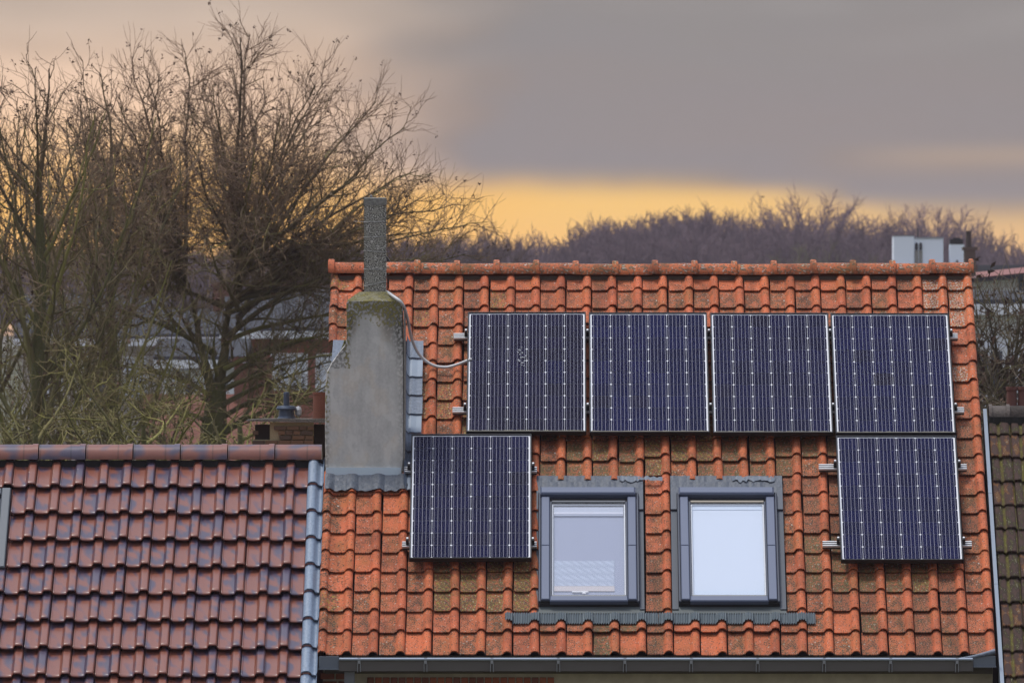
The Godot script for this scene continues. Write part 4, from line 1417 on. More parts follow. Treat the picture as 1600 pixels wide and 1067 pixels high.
func right_house() -> void:
	var base := Vector3(4.6, 0, -73.2)
	var house := thing("terraced_house", "terraced house at the right edge with dark mossy roof tiles", "house", base)
	var R := RIDGE + slope * Vector3(0, -0.10, 1.89)
	var wb := MB.new()
	wb.box(Vector3(3.54, 0, -78.0), Vector3(6.6, R.y - 2.6, R.z + 3.4))
	part("wall", wb.mesh(mat(0.25, 0.2, 0.17)), house, -base)
	var db := MB.new()
	db.box(Vector3(3.535, -0.16, 0), Vector3(6.6, -0.04, 4.5))
	var roof := part("roof", db.mesh(mat(0.012, 0.011, 0.01, 0.95)), house)
	roof.transform = Transform3D(slope, R - base)
	var bk := MB.new()
	bk.box(Vector3(3.535, -0.16, -4.2), Vector3(6.6, -0.02, 0))
	var back := part("rear_roof", bk.mesh(mat(0.05, 0.04, 0.035, 0.9)), house)
	back.transform = Transform3D(Basis(Vector3.RIGHT, deg_to_rad(-PITCH)), R - base)
	var meshes := []
	var prof := [Vector2(0.0, 0.002), Vector2(0.004, 0.018), Vector2(0.012, 0.022), Vector2(0.055, 0.022), Vector2(0.066, 0.006), Vector2(0.083, 0.004), Vector2(0.096, 0.020), Vector2(0.105, 0.023), Vector2(0.155, 0.023), Vector2(0.166, 0.012), Vector2(0.170, 0.004), Vector2(0.178, 0.002)]
	for s in 8:
		var W := 96
		var im := Image.create(W, W, false, Image.FORMAT_RGB8)
		var a := FastNoiseLite.new()
		a.seed = 300 + s
		a.frequency = 0.03
		a.fractal_octaves = 4
		var f := FastNoiseLite.new()
		f.seed = 340 + s
		f.frequency = 0.18
		for y in W:
			for x in W:
				var u := x / 96.0
				var n := a.get_noise_2d(x, y)
				var q := f.get_noise_2d(x, y * 0.5)
				var c := Color(0.060, 0.037, 0.031).lerp(Color(0.030, 0.023, 0.020), ss(-0.3, 0.3, n))
				if s == 3 or s == 6:
					c = c.lerp(Color(0.20, 0.062, 0.04), 0.55 * ss(-0.1, 0.35, n))
				var chan := maxf(1 - ss(0.03, 0.10, absf(u - 0.43)), 0.7 * (1 - ss(0.0, 0.07, absf(u - 0.97))))
				c = c.lerp(Color(0.095, 0.085, 0.018), clampf(chan * (0.75 + 0.9 * n + 0.7 * q) + 0.35 * ss(0.0, 0.4, n), 0, 0.9))
				if q + 0.4 * n > 0.52:
					c = c.lerp(Color(0.30, 0.29, 0.25), 0.55)
				im.set_pixel(x, y, Color(c.r, c.g, c.b).linear_to_srgb())
		var m := StandardMaterial3D.new()
		m.albedo_texture = tex(im)
		m.roughness = 0.85
		m.metallic_specular = 0.25
		m.heightmap_enabled = true
		m.heightmap_texture = m.albedo_texture
		m.heightmap_scale = 0.2
		meshes.append(tile_mesh(prof, 0.385, 0.032, 0.016, Vector2(0, 0.178), m, 0.012))
	for r in 13:
		for j in 16:
			var o := part("roof_tile", meshes[rng.randi() % 8], roof, Vector3(3.542 + j * 0.1795 - (0.06 if r % 2 else 0.0) * 0.0 + rng.randfn(0, 0.002), rng.randfn(0, 0.0025), 0.283 + 0.318 * r - 0.385 + rng.randfn(0, 0.005)))
			o.rotation.y = rng.randfn(0, 0.008)
	var rmat := noisy(lin(0.045, 0.036, 0.032), lin(0.11, 0.085, 0.075), 0.06, 0.8, 0.3, 33, 2.5)
	for i in 10:
		var rb := MB.new()
		var prof2 := []
		var len_ := 0.31
		for sp in [[0.0, len_, 0.105], [0.0, 0.028, 0.118]]:
			for j in 10:
				var a0 := PI * j / 10
				var a1 := PI * (j + 1) / 10
				var f := rb.vs.size()
				for w in [[a0, sp[0]], [a1, sp[0]], [a1, sp[1]], [a0, sp[1]]]:
					rb.v(Vector3(w[1], sin(w[0]) * sp[2], cos(w[0]) * sp[2]), Vector3(0, sin(w[0]), cos(w[0])), Vector2(w[1], w[0]))
				rb.tri(f, f + 3, f + 2); rb.tri(f, f + 2, f + 1)
				for e in 2:
					var c := Vector3(sp[e], 0, 0)
					var p0 := Vector3(sp[e], sin(a0) * sp[2], cos(a0) * sp[2])
					var p1 := Vector3(sp[e], sin(a1) * sp[2], cos(a1) * sp[2])
					if e == 0:
						rb.quad(c, p0, p1, c)
					else:
						rb.quad(c, p1, p0, c)
		var o := part("ridge_tile", rb.mesh(rmat), roof)
		o.transform = Transform3D(slope.inverse(), slope.inverse() * Vector3(3.545 + 0.315 * i - (0.17 if i > 0 else 0.0) + (0.0 if i > 0 else -0.17 + 0.17), -0.010, 0.0))
	var mb_ := MB.new()      # ragged mortar under the ridge
	for i in 90:
		var x := 3.545 + i * 0.034
		mb_.box(Vector3(x, -0.06, -0.02), Vector3(x + 0.0335, 0.004, 0.115 + 0.03 * rng.randf()))
	var mm := part("ridge_mortar", mb_.mesh(mat(0.014, 0.014, 0.012, 0.95)), roof)
	mm.transform = Transform3D(slope.inverse(), Vector3.ZERO)
	# clay pots on the stack behind that ridge
	var D := -77.0
	var st := thing("brick_chimney", "chimney with brown clay pots behind the mossy ridge at the right", "chimney", Vector3(4.05, 9.2, D))
	var sb := MB.new()
	sb.box(Vector3(-0.3, -1.2, -0.2), Vector3(0.5, 0.05, 0.2))
	part("stack", sb.mesh(mat(0.12, 0.06, 0.04, 0.9)), st)
	for x in [-0.153, -0.055, 0.07, 0.20]:
		var po := MB.new()
		po.lathe(Vector3(x, 0.05, 0), [Vector2(0.050, 0), Vector2(0.043, 0.32), Vector2(0.050, 0.335), Vector2(0.05, 0.362), Vector2(0.035, 0.362), Vector2(0.033, 0.2)], 14)
		part("chimney_pot", po.mesh(mat(0.125, 0.052, 0.04, 0.85)), st)

# ---------------------------------------------------------------- bare winter trees
func turned(d: Vector3, angle: float) -> Vector3:
	var ax := d.cross(Vector3(rng.randfn(0, 1), rng.randfn(0, 1), rng.randfn(0, 1))).normalized()
	if ax.length() < 0.5:
		return d
	return d.rotated(ax, angle)

func bend(a: Vector3, c: Vector3, e: Vector3, n: int, wob: float) -> Array:
	var o := []
	var w := Vector3.ZERO
	for i in n + 1:
		var t := i / float(n)
		if i > 0:
			w += Vector3(rng.randfn(0, wob), rng.randfn(0, wob), rng.randfn(0, wob))
		o.append(a * (1 - t) * (1 - t) + c * 2 * t * (1 - t) + e * t * t + w * (0.3 + 0.7 * t))
	return o

func shoot(p: Vector3, d: Vector3, len_: float, n: int, wig: float, up: float) -> Array:
	var o := [p]
	var q := p
	for i in n:
		d = (d + Vector3(rng.randfn(0, wig), rng.randfn(0, wig) + up, rng.randfn(0, wig))).normalized()
		q += d * len_ / n
		o.append(q)
	return o

func taper(n: int, r0: float, r1: float) -> Array:
	var o := []
	for i in n:
		o.append(lerpf(r0, r1, pow(i / float(maxi(1, n - 1)), 0.8)))
	return o

# P: heights y0..y1 that carry the colour change, colours low/high/twig, steps and lengths of the three orders of branches
func bark(P: Dictionary, y: float, fine: float) -> Color:
	var t := clampf((y - P.y0) / (P.y1 - P.y0) + rng.randfn(0, 0.12), 0, 1)
	var c: Color = P.low.lerp(P.high, t)
	c = c.lerp(P.twig, fine * (0.35 + 0.65 * t))
	if rng.randf() < P.get("moss", 0.2) * (1 - t):
		c = c.lerp(Color(0.21, 0.195, 0.045), 0.55)
	return c * rng.randf_range(0.7, 1.3)

func dress(limb: MB, twig: MB, leaf: MB, pts: Array, r0: float, P: Dictionary, from: float) -> void:
	var total := 0.0
	for i in pts.size() - 1:
		total += pts[i].distance_to(pts[i + 1])
	var s := total * from
	while s < total:
		var t := s / total
		var fi := t * (pts.size() - 1)
		var i := mini(int(fi), pts.size() - 2)
		var p: Vector3 = pts[i].lerp(pts[i + 1], fi - i)
		var d: Vector3 = (pts[i + 1] - pts[i]).normalized()
		var l2: float = P.l2 * (1.2 - 0.85 * t) * rng.randf_range(0.6, 1.25)
		var b2 := shoot(p, turned(d, rng.randf_range(0.45, 0.95)), l2, 5, P.get("wig", 0.13), P.up)
		var rb := maxf(P.rt * 1.5, r0 * (1 - t) * 0.42 + P.rt)
		limb.col = bark(P, p.y, 0.2)
		limb.tube(b2, taper(6, rb, P.rt), 4)
		var s3: float = l2 * 0.12
		while s3 < l2:
			var t3 := s3 / l2
			var g := t3 * 5
			var k := mini(int(g), 4)
			var p3: Vector3 = b2[k].lerp(b2[k + 1], g - k)
			var d3: Vector3 = (b2[k + 1] - b2[k]).normalized()
			var l3: float = P.l3 * (1.1 - 0.5 * t3) * rng.randf_range(0.5, 1.3)
			var b3 := shoot(p3, turned(d3, rng.randf_range(0.4, 0.95)), l3, 3, P.get("wig", 0.13) * 1.2, P.up * 1.3)
			twig.col = bark(P, p3.y, 0.7)
			twig.tube(b3, taper(4, P.rt * 1.15, P.rt * 0.6), 3)
			var s4: float = l3 * 0.25
			while s4 < l3 * 1.01:
				var h := s4 / l3 * 3
				var m := mini(int(h), 2)
				var p4: Vector3 = b3[m].lerp(b3[m + 1], h - m)
				var d4: Vector3 = (b3[m + 1] - b3[m]).normalized()
				var b4 := shoot(p4, turned(d4, rng.randf_range(0.3, 0.85)), P.l4 * rng.randf_range(0.5, 1.4), 2, 0.14, P.up * 1.8)
				twig.col = bark(P, p4.y, 1.0)
				twig.tube(b4, [P.rt * 0.75, P.rt * 0.6, P.rt * 0.42], 3)
				if leaf and rng.randf() < P.seeds:
					clump(leaf, b4[2], P)
				s4 += P.s4 * rng.randf_range(0.7, 1.3)
			s3 += P.s3 * rng.randf_range(0.7, 1.3)
		s += P.s2 * rng.randf_range(0.7, 1.3)

func clump(b: MB, p: Vector3, P: Dictionary) -> void:      # dry seed keys and leaves that hang at a twig's end
	var c := Color(0.050, 0.028, 0.020).lerp(Color(0.12, 0.070, 0.042), rng.randf())
	for i in rng.randi_range(3, 6):
		b.col = c * rng.randf_range(0.7, 1.3)
		var o: Vector3 = p + Vector3(rng.randfn(0, 0.022), rng.randfn(-0.02, 0.03), rng.randfn(0, 0.022)) * P.clump
		var x := Vector3(rng.randfn(0, 1), rng.randfn(0, 1), rng.randfn(0, 0.6)).normalized()
		var y := x.cross(Vector3(rng.randfn(0, 1), rng.randfn(0, 1), rng.randfn(0, 1))).normalized()
		var L: float = 0.032 * P.clump * rng.randf_range(0.7, 1.5)
		b.quad(o - x * L, o - y * L * 0.4, o + x * L, o + y * L * 0.4 + x.cross(y) * L * 0.2)

# limbs: [start, control, end, radius]; the trunk is a list of points with radii
func bare_tree(called: String, label: String, at: Vector3, seed_: int, trunk: Array, radii: Array, limbs: Array, P: Dictionary, group := "") -> Node3D:
	rng.seed = seed_
	var t := thing(called, label, "tree", at, group)
	var wood := vmat(0.95)
	var tb := MB.new()
	tb.col = P.low
	tb.tube(trunk, radii, 9)
	part("trunk", tb.mesh(noisy((P.low * 0.7).linear_to_srgb(), lin(0.115, 0.11, 0.035), 0.06, 0.95, 1.0, seed_, 2.0)), t)
	var twig := MB.new()
	var leaf := MB.new()
	for l in limbs:
		var b := MB.new()
		var len_: float = l[0].distance_to(l[2])
		var pts := bend(l[0], l[1], l[2], maxi(6, int(len_ * 3.2)), 0.022 * sqrt(len_))
		b.col = bark(P, l[1].y, 0.0)
		b.tube(pts, taper(pts.size(), l[3], P.rt * 1.3), 6)
		dress(b, twig, leaf, pts, l[3], P, 0.16)
		part("limb", b.mesh(wood), t)
	stuff(part("twig", twig.mesh(wood), t))
	if leaf.vs.size():
		stuff(part("seed_cluster", leaf.mesh(vmat(0.9)), t))
	return t

func fan(n: int, y0: float, y1: float, top: float, spread: float, r: float, lean := Vector3.ZERO, rise := 1.0) -> Array:
	var o := []
	for i in n:
		var t := i / float(n)
		var y := lerpf(y0, y1, t)
		var an := i * 2.399 + rng.randf() * 0.7
		var s := spread * (1.0 - 0.45 * t) * rng.randf_range(0.75, 1.15)
		var a := Vector3(lean.x * t, y, lean.z * t)
		var e := a + Vector3(cos(an) * s, lerpf(top - y, (top - y), t) * lerpf(0.42, 0.92, t) * rise * rng.randf_range(0.75, 1.1), sin(an) * s)
		var c := a.lerp(e, 0.45) + Vector3(cos(an) * s * 0.12, -0.10 * (e.y - a.y), sin(an) * s * 0.12)
		o.append([a, c, e, r * (1.1 - 0.5 * t)])
	return o

func dome(n: int, y0: float, top: float, spread: float, r: float) -> Array:
	var o := []
	for i in n:
		var ph := deg_to_rad(lerpf(4.0, 88.0, sqrt((i + 0.5) / n)) + rng.randfn(0, 3))
		var an := i * 2.399 + rng.randf() * 0.5
		var k := rng.randf_range(0.82, 1.0)
		var a := Vector3(0, y0 - (top - y0) * 0.25 * rng.randf(), 0)
		var e := Vector3(cos(an) * spread * sin(ph) * k, y0 + (top - y0) * (0.34 + 0.60 * pow(maxf(0.0, cos(ph)), 0.6) * k), sin(an) * spread * sin(ph) * k)
		o.append([a, a.lerp(e, 0.5) + Vector3(-e.x * 0.12, (e.y - a.y) * 0.12, -e.z * 0.12), e, r])
	return o

func near_trees() -> void:
	var moss_low := Color(0.105, 0.095, 0.035)
	var P := {"y0": 9.5, "y1": 13.5, "low": moss_low, "high": Color(0.130, 0.090, 0.050), "twig": Color(0.26, 0.165, 0.11), "moss": 0.20, "l2": 0.95, "s2": 0.20, "l3": 0.50, "s3": 0.115, "l4": 0.27, "s4": 0.085, "up": 0.05, "wig": 0.16, "rt": 0.0048, "seeds": 0.10, "clump": 0.68}
	# the large tree: a short trunk that forks into a broad vase
	var V := func(x: float, y: float, z := 0.0) -> Vector3: return Vector3(x, y, z)
	var limbs := [[V.call(0, 11.2), V.call(-0.9, 11.6, .5), V.call(-2.3, 13.2, 1.0), .085], [V.call(0, 11.2), V.call(-0.9, 11.9, -.4), V.call(-1.5, 14.1, -1.0), .08], [V.call(0, 11.2), V.call(-.35, 12.5, .3), V.call(-.6, 14.6, .8), .08], [V.call(.1, 11.3), V.call(.1, 12.9, -.2), V.call(.25, 14.7, -.6), .085],
		[V.call(.15, 11.3), V.call(.55, 12.7, .5), V.call(1.0, 14.4, 1.0), .08], [V.call(.15, 11.2), V.call(.95, 12.4, -.5), V.call(1.9, 14.0, -1.2), .08], [V.call(.2, 11.2), V.call(1.3, 12.1, .2), V.call(2.6, 13.4, .6), .085], [V.call(.2, 11.1), V.call(1.6, 11.95, -.4), V.call(3.2, 12.8, -.6), .085],
		[V.call(.2, 11.0), V.call(1.6, 11.75, .5), V.call(3.5, 12.1, .9), .075], [V.call(.15, 10.5), V.call(1.3, 11.2, -.3), V.call(3.2, 11.4, -.5), .065], [V.call(.1, 10.0), V.call(1.0, 10.9, .4), V.call(2.3, 10.95, .7), .06], [V.call(.1, 9.4), V.call(.9, 10.1, .2), V.call(1.9, 10.1, .6), .055],
		[V.call(0, 9.8), V.call(-1, 10.4, .3), V.call(-2.2, 10.7, .6), .06], [V.call(-.05, 9.2), V.call(-.9, 9.7, .4), V.call(-1.9, 9.5, .8), .055], [V.call(.1, 8.9), V.call(.9, 9.5, .3), V.call(1.7, 9.1, .5), .05], [V.call(-.1, 10.7), V.call(-1.3, 11.1, .3), V.call(-2.5, 12.0, .3), .07],
		[V.call(-.05, 8.8), V.call(-.8, 9.3, .4), V.call(-1.6, 8.8, .6), .045], [V.call(.1, 11.1), V.call(.3, 11.9, 1.0), V.call(.5, 13.2, 2.0), .06], [V.call(0, 11.1), V.call(-.4, 12.0, -1.0), V.call(-1.0, 13.4, -2.0), .06], [V.call(.15, 11.0), V.call(.9, 11.6, -1.0), V.call(2.0, 12.6, -1.8), .06],
		[V.call(.05, 8.6), V.call(.5, 8.9, .5), V.call(1.2, 9.7, .9), .05], [V.call(-.3, 8.0), V.call(-.9, 8.5, .2), V.call(-1.5, 9.6, .5), .06]]
	# the limbs of the crown radiate from the fork to the surface of a dome
	rng.seed = 70
	limbs = limbs.filter(func(l): return l[0].y < 10.6)
	var n := 50
	for i in n:
		var ph := acos(1.0 - 1.06 * (i + 0.5) / n)
		var an := i * 2.39996 + rng.randf() * 0.5
		var k := rng.randf_range(0.86, 1.0)
		var dx := cos(an) * sin(ph)
		var e := Vector3(dx * (3.55 if dx > 0 else 2.9) * k, 11.35 + 3.15 * cos(ph) * k, sin(an) * sin(ph) * 2.6 * k)
		var a := Vector3(0.32 if dx > -0.15 else -0.45, 11.0 + rng.randfn(0, 0.2), 0.0)
		if ph > 1.2:
			a.y -= 0.35
		limbs.append([a, a.lerp(e, 0.5) + Vector3(0, -0.10 * absf(dx) + 0.12, 0), e, rng.randf_range(0.034, 0.062)])
	for q in [[3.7, 11.75, .5], [3.75, 11.4, -.6], [3.3, 11.0, .9], [2.7, 10.6, -.8], [-2.6, 11.2, .6], [2.4, 10.2, .8], [2.0, 9.7, -.5], [1.9, 9.3, .6], [2.3, 9.9, 1.4]]:      # low boughs that reach out sideways
		limbs.append([V.call(.12, minf(10.5, q[1] - .6)), V.call(q[0] * .45, q[1] - .15, q[2] * .5), V.call(q[0], q[1], q[2]), .05])
	limbs.append([V.call(-.02, 8.6), V.call(-.05, 10.0, .1), V.call(-.45, 11.15, .1), .13])
	limbs.append([V.call(.0, 8.8), V.call(.05, 10.2, -.1), V.call(.32, 11.25, -.1), .15])
	for l in limbs:     # the crown spreads as far in depth as across
		l[2].z *= 1.3
		l[3] *= 0.85
	bare_tree("bare_tree", "large bare tree with a broad domed crown, directly left of the grey chimney", Vector3(-4.98, 0, -130), 71, [V.call(.1, 0), V.call(-.05, 4), V.call(-.08, 8), V.call(-.02, 8.8), V.call(.03, 9.4)], [.34, .28, .22, .19, .12], limbs, P)
	# the upright trees at the left
	var Q := P.duplicate()
	Q.merge({"y0": 9.5, "y1": 13.0, "seeds": 0.30, "up": 0.10, "l2": 0.95, "s2": 0.27, "s3": 0.17, "s4": 0.125, "moss": 0.35, "wig": 0.2, "rt": 0.005}, true)
	rng.seed = 5
	var f := fan(26, 6.8, 12.0, 13.75, 1.55, 0.05)
	f.append([V.call(-.02, 11.8), V.call(.02, 12.8), V.call(.1, 13.6), .05])
	bare_tree("bare_tree", "mossy upright bare tree nearest the left edge, thick with dry seed clusters", Vector3(-6.68, 0, -115), 72, [V.call(0, 0), V.call(.05, 5), V.call(-.02, 9), V.call(.03, 11), V.call(-.02, 12.2)], [.17, .13, .10, .07, .04], f, Q)
	rng.seed = 6
	f = fan(21, 7.2, 11.6, 13.6, 1.35, 0.045)
	f.append([V.call(0, 11.4), V.call(.1, 12.5), V.call(-.05, 13.6), .05])
	bare_tree("bare_tree", "slender bare tree between the large domed one and the mossy one at the left", Vector3(-6.15, 0, -122), 73, [V.call(0, 0), V.call(.0, 6), V.call(.06, 10), V.call(.0, 11.8)], [.12, .09, .065, .04], f, Q)
	rng.seed = 9
	f = fan(16, 7.0, 11.4, 13.2, 1.5, 0.045)
	bare_tree("bare_tree", "bare tree cut by the left edge of the photo", Vector3(-7.8, 0, -124), 74, [V.call(0, 0), V.call(.0, 6), V.call(-.06, 10), V.call(.0, 11.8)], [.12, .09, .065, .04], f, Q)
	# low scrub in front of them, arching and green with moss
	var S := P.duplicate()
	S.merge({"y0": 8.0, "y1": 11.5, "seeds": 0.10, "up": -0.01, "l2": 0.85, "s2": 0.25, "l3": 0.44, "s3": 0.17, "s4": 0.13, "moss": 0.6, "wig": 0.34, "rt": 0.0062, "high": Color(0.17, 0.14, 0.055), "twig": Color(0.22, 0.165, 0.075)}, true)
	var spots := [[-6.3, -108, "low mossy scrub tree at the left, above the glossy brown roof", 10.4, 1.3, 91], [-4.9, -106, "tangled mossy scrub tree in front of the domed tree, over the brown ridge", 10.0, 1.25, 92], [-3.9, -110, "small scrub tree behind the brown brick chimney with the blue cowl", 9.9, 1.2, 93], [-5.6, -114, "olive scrub tree in the gap between the upright tree and the domed one", 10.9, 1.3, 94]]
	for s in spots:
		rng.seed = s[5]
		f = fan(11, 6.6, 9.0, s[3] + 0.1, s[4] * 1.3, 0.035, Vector3.ZERO, 0.8)
		bare_tree("scrub_tree", s[2], Vector3(s[0], 0, s[1]), s[5], [V.call(0, 0), V.call(.06, 5), V.call(-.02, 9)], [.12, .09, .03], f, S, "scrub below the bare trees")
	# the brownish tree beyond the right verge
	var T := P.duplicate()
	T.merge({"y0": 7.0, "y1": 11.0, "low": Color(0.075, 0.06, 0.04), "high": Color(0.12, 0.105, 0.055), "twig": Color(0.14, 0.105, 0.07), "seeds": 0.22, "up": 0.05, "l2": 0.7, "s2": 0.2, "rt": 0.008, "clump": 1.25}, true)
	rng.seed = 12
	f = fan(20, 6.0, 9.8, 10.75, 0.9, 0.04)
	bare_tree("bare_tree", "brown twiggy tree beyond the right verge, before the white house", Vector3(5.55, 0, -112), 95, [V.call(0, 0), V.call(.06, 5), V.call(-.02, 9), V.call(.05, 9.7)], [.14, .1, .06, .02], f, T)
	rng.seed = 13
	f = fan(14, 5.5, 8.6, 9.5, 1.0, 0.04)
	bare_tree("scrub_tree", "dense brown scrub tree low beyond the right verge, above the mossy ridge", Vector3(5.0, 0, -106), 96, [V.call(0, 0), V.call(.06, 5), V.call(-.02, 9.2)], [.12, .08, .02], f, T)

# a far tree as [trunk mesh, crown mesh]
func far_tree(seed_: int, h: float, spread: float, thick: float, low: Color, high: Color, limbs_n: int) -> Array:
	rng.seed = seed_
	var P := {"y0": h * 0.4, "y1": h, "low": low, "high": high, "twig": high, "moss": 0.0, "l2": h * 0.17, "s2": h * 0.055, "l3": h * 0.085, "s3": h * 0.032, "l4": h * 0.045, "s4": h * 0.028, "up": 0.09, "rt": thick, "seeds": 0.0, "clump": 1.0}
	var tb := MB.new()
	tb.col = low
	tb.tube([Vector3.ZERO, Vector3(0.1, h * 0.3, 0), Vector3(0, h * 0.55, 0.1)], [h * 0.022, h * 0.017, h * 0.010], 6)
	var b := MB.new()
	var f := dome(limbs_n, h * 0.42, h, spread, h * 0.008)
	for l in f:
		var pts := bend(l[0], l[1], l[2], 6, 0.03 * h / 10)
		b.col = low
		b.tube(pts, taper(7, l[3], thick), 4)
		dress(b, b, null, pts, l[3], P, 0.2)
	return [tb, b]

func ground_y(x: float, z: float) -> float:
	var px := x / -z * 14000.0 + 873.0
	var top := lerpf(8.0, 9.6, ss(300, 820, px)) + 2.0 * ss(820, 1060, px) - 0.9 * ss(1100, 1350, px) - 1.6 * ss(1330, 1560, px)
	top += 0.7 * ss(820, 560, px)
	return top * ss(330, 860, -z) + 3.0 * ss(1000, 2500, -z)

func far_land() -> void:
	var gm := noisy(lin(0.045, 0.05, 0.02), lin(0.075, 0.075, 0.03), 0.03, 1.0, 0.0, 41, 0.05)
	var gb := MB.new()
	var zs := [60.0, -60.0, -150.0, -250.0, -330.0, -400.0, -480.0, -560.0, -640.0, -720.0, -800.0, -860.0, -920.0, -1000.0, -1200.0, -1600.0, -2600.0, -4000.0]
	for i in zs.size() - 1:
		for j in 60:
			var p := []
			for q in [[j, i + 0], [j + 1, i + 0], [j + 1, i + 1], [j, i + 1]]:
				var z: float = zs[q[1]]
				var x: float = (q[0] - 30) / 30.0 * 3000.0
				x = signf(x) * 3000.0 * pow(absf(x) / 3000.0, 2.2)
				p.append(Vector3(x, ground_y(x, minf(z, -60)) - 0.02, z))
			gb.quad(p[0], p[1], p[2], p[3])
	structure("ground", gb.mesh(gm))
	# the wood on the hill: a mass of bare crowns
	var purple := Color(0.068, 0.043, 0.050)
	var purple2 := Color(0.108, 0.070, 0.076)
	var wood := vmat(0.95)
	for v in 4:
		var ft := far_tree(400 + v, 10.5, 3.3, 0.030, purple * (0.8 + 0.12 * v), purple2 * (0.85 + 0.12 * v), 11)
		var b: MB = ft[1]
		var mm := MultiMesh.new()
		mm.transform_format = MultiMesh.TRANSFORM_3D
		mm.mesh = b.mesh(wood)
		rng.seed = 500 + v
		var n := 430
		mm.instance_count = n
		for i in n:
			var z := -rng.randf_range(790, 985)
			var x := rng.randf_range(-150, 140) * -z / 900.0
			var s := rng.randf_range(0.82, 1.08)
			mm.set_instance_transform(i, Transform3D(Basis(Vector3.UP, rng.randf() * TAU).scaled(Vector3(s * 1.1, s, s * 1.1)), Vector3(x, ground_y(x, z) - 0.3, z)))
		var o := MultiMeshInstance3D.new()
		o.multimesh = mm
		o.name = numbered("hill_wood")
		add_child(o)
		tag(o, "far purple-brown wood of bare trees along the hill", "wood", "wood on the hill")
		stuff(o)
	# the trees that stand out of it
	var picks := [[1084.0, 319.0, 6.4, "dark rounded tree that tops the hill wood above the middle of the ridge", 0.8], [1272.0, 297.0, 7.6, "tallest broad bare tree on the skyline, right of the middle", 1.5], [1458.0, 313.0, 6.0, "pale bare tree on the skyline behind the white chimney block", 1.7], [1527.0, 340.0, 3.8, "narrow bare tree on the skyline right of the white chimneys", 1.0], [940.0, 340.0, 2.7, "thin bare tree at the left end of the hill's skyline", 1.2], [1395.0, 345.0, 2.4, "small bare tree on the skyline just left of the white chimney block", 1.1], [1190.0, 338.0, 3.0, "bare tree in the dip between the dark round tree and the tallest one", 1.1]]
	var idx := 0
	for p in picks:
		var D := 880.0
		var x: float = (p[0] - 873.0) / 14000.0 * D
		var g := ground_y(x, -D)
		var top: float = 10.0 + (533.5 - p[1]) / 14000.0 * D
		var ft := far_tree(600 + idx, top - g, p[2], 0.027, purple * p[4], purple2 * p[4] * 1.2, 38)
		var t := thing("skyline_tree", p[3], "tree", Vector3(x, g, -D), "bare trees that rise above the hill wood")
		part("trunk", ft[0].mesh(wood), t)
		part("crown", ft[1].mesh(wood), t)
		idx += 1
	# nearer brown trees that show over the left part of the ridge
	var nearer := [[628.0, 352.0, 3.0, "brown bare tree just right of the flue, over the ridge"], [692.0, 342.0, 3.0, "brown bare tree over the ridge, at the tip of the domed tree's longest branches"], [757.0, 336.0, 2.6, "rightmost of the nearer brown bare trees, before the gap of bright sky"], [560.0, 358.0, 3.2, "brown bare tree directly behind the flue"], [470.0, 395.0, 3.4, "brown bare tree far behind the lower right branches of the domed tree"], [300.0, 402.0, 4.0, "brown bare tree far behind the trunk of the domed tree"], [120.0, 405.0, 4.0, "brown bare tree far behind the upright trees at the left"]]
	for p in nearer:
		var D := 480.0
		var x: float = (p[0] - 873.0) / 14000.0 * D
		var g := ground_y(x, -D)
		var top: float = 10.0 + (533.5 - p[1]) / 14000.0 * D
		var ft := far_tree(700 + idx, top - g, p[2], 0.021, Color(0.060, 0.045, 0.038), Color(0.095, 0.064, 0.055), 20)
		var t := thing("brown_tree", p[3], "tree", Vector3(x, g, -D), "brown trees in front of the hill wood")
		part("trunk", ft[0].mesh(wood), t)
		part("crown", ft[1].mesh(wood), t)
		idx += 1
	# olive willows at the foot of the wood, right of the middle
	for p in [[1235.0, 380.0, "olive bush at the foot of the hill wood, left one of the pair"], [1290.0, 376.0, "olive bush at the foot of the hill wood, right one of the pair"], [1345.0, 388.0, "small olive bush at the foot of the hill wood, nearest the white chimney block"]]:
		var D := 620.0
		var x: float = (p[0] - 873.0) / 14000.0 * D
		var g := ground_y(x, -D)
		var top: float = 10.0 + (533.5 - p[1]) / 14000.0 * D
		var ft := far_tree(800 + idx, top - g, 2.3, 0.022, Color(0.06, 0.055, 0.024), Color(0.105, 0.092, 0.040), 14)
		var t := thing("olive_bush", p[2], "bush", Vector3(x, g, -D), "olive bushes below the wood")
		part("trunk", ft[0].mesh(wood), t)
		part("crown", ft[1].mesh(wood), t)
		idx += 1

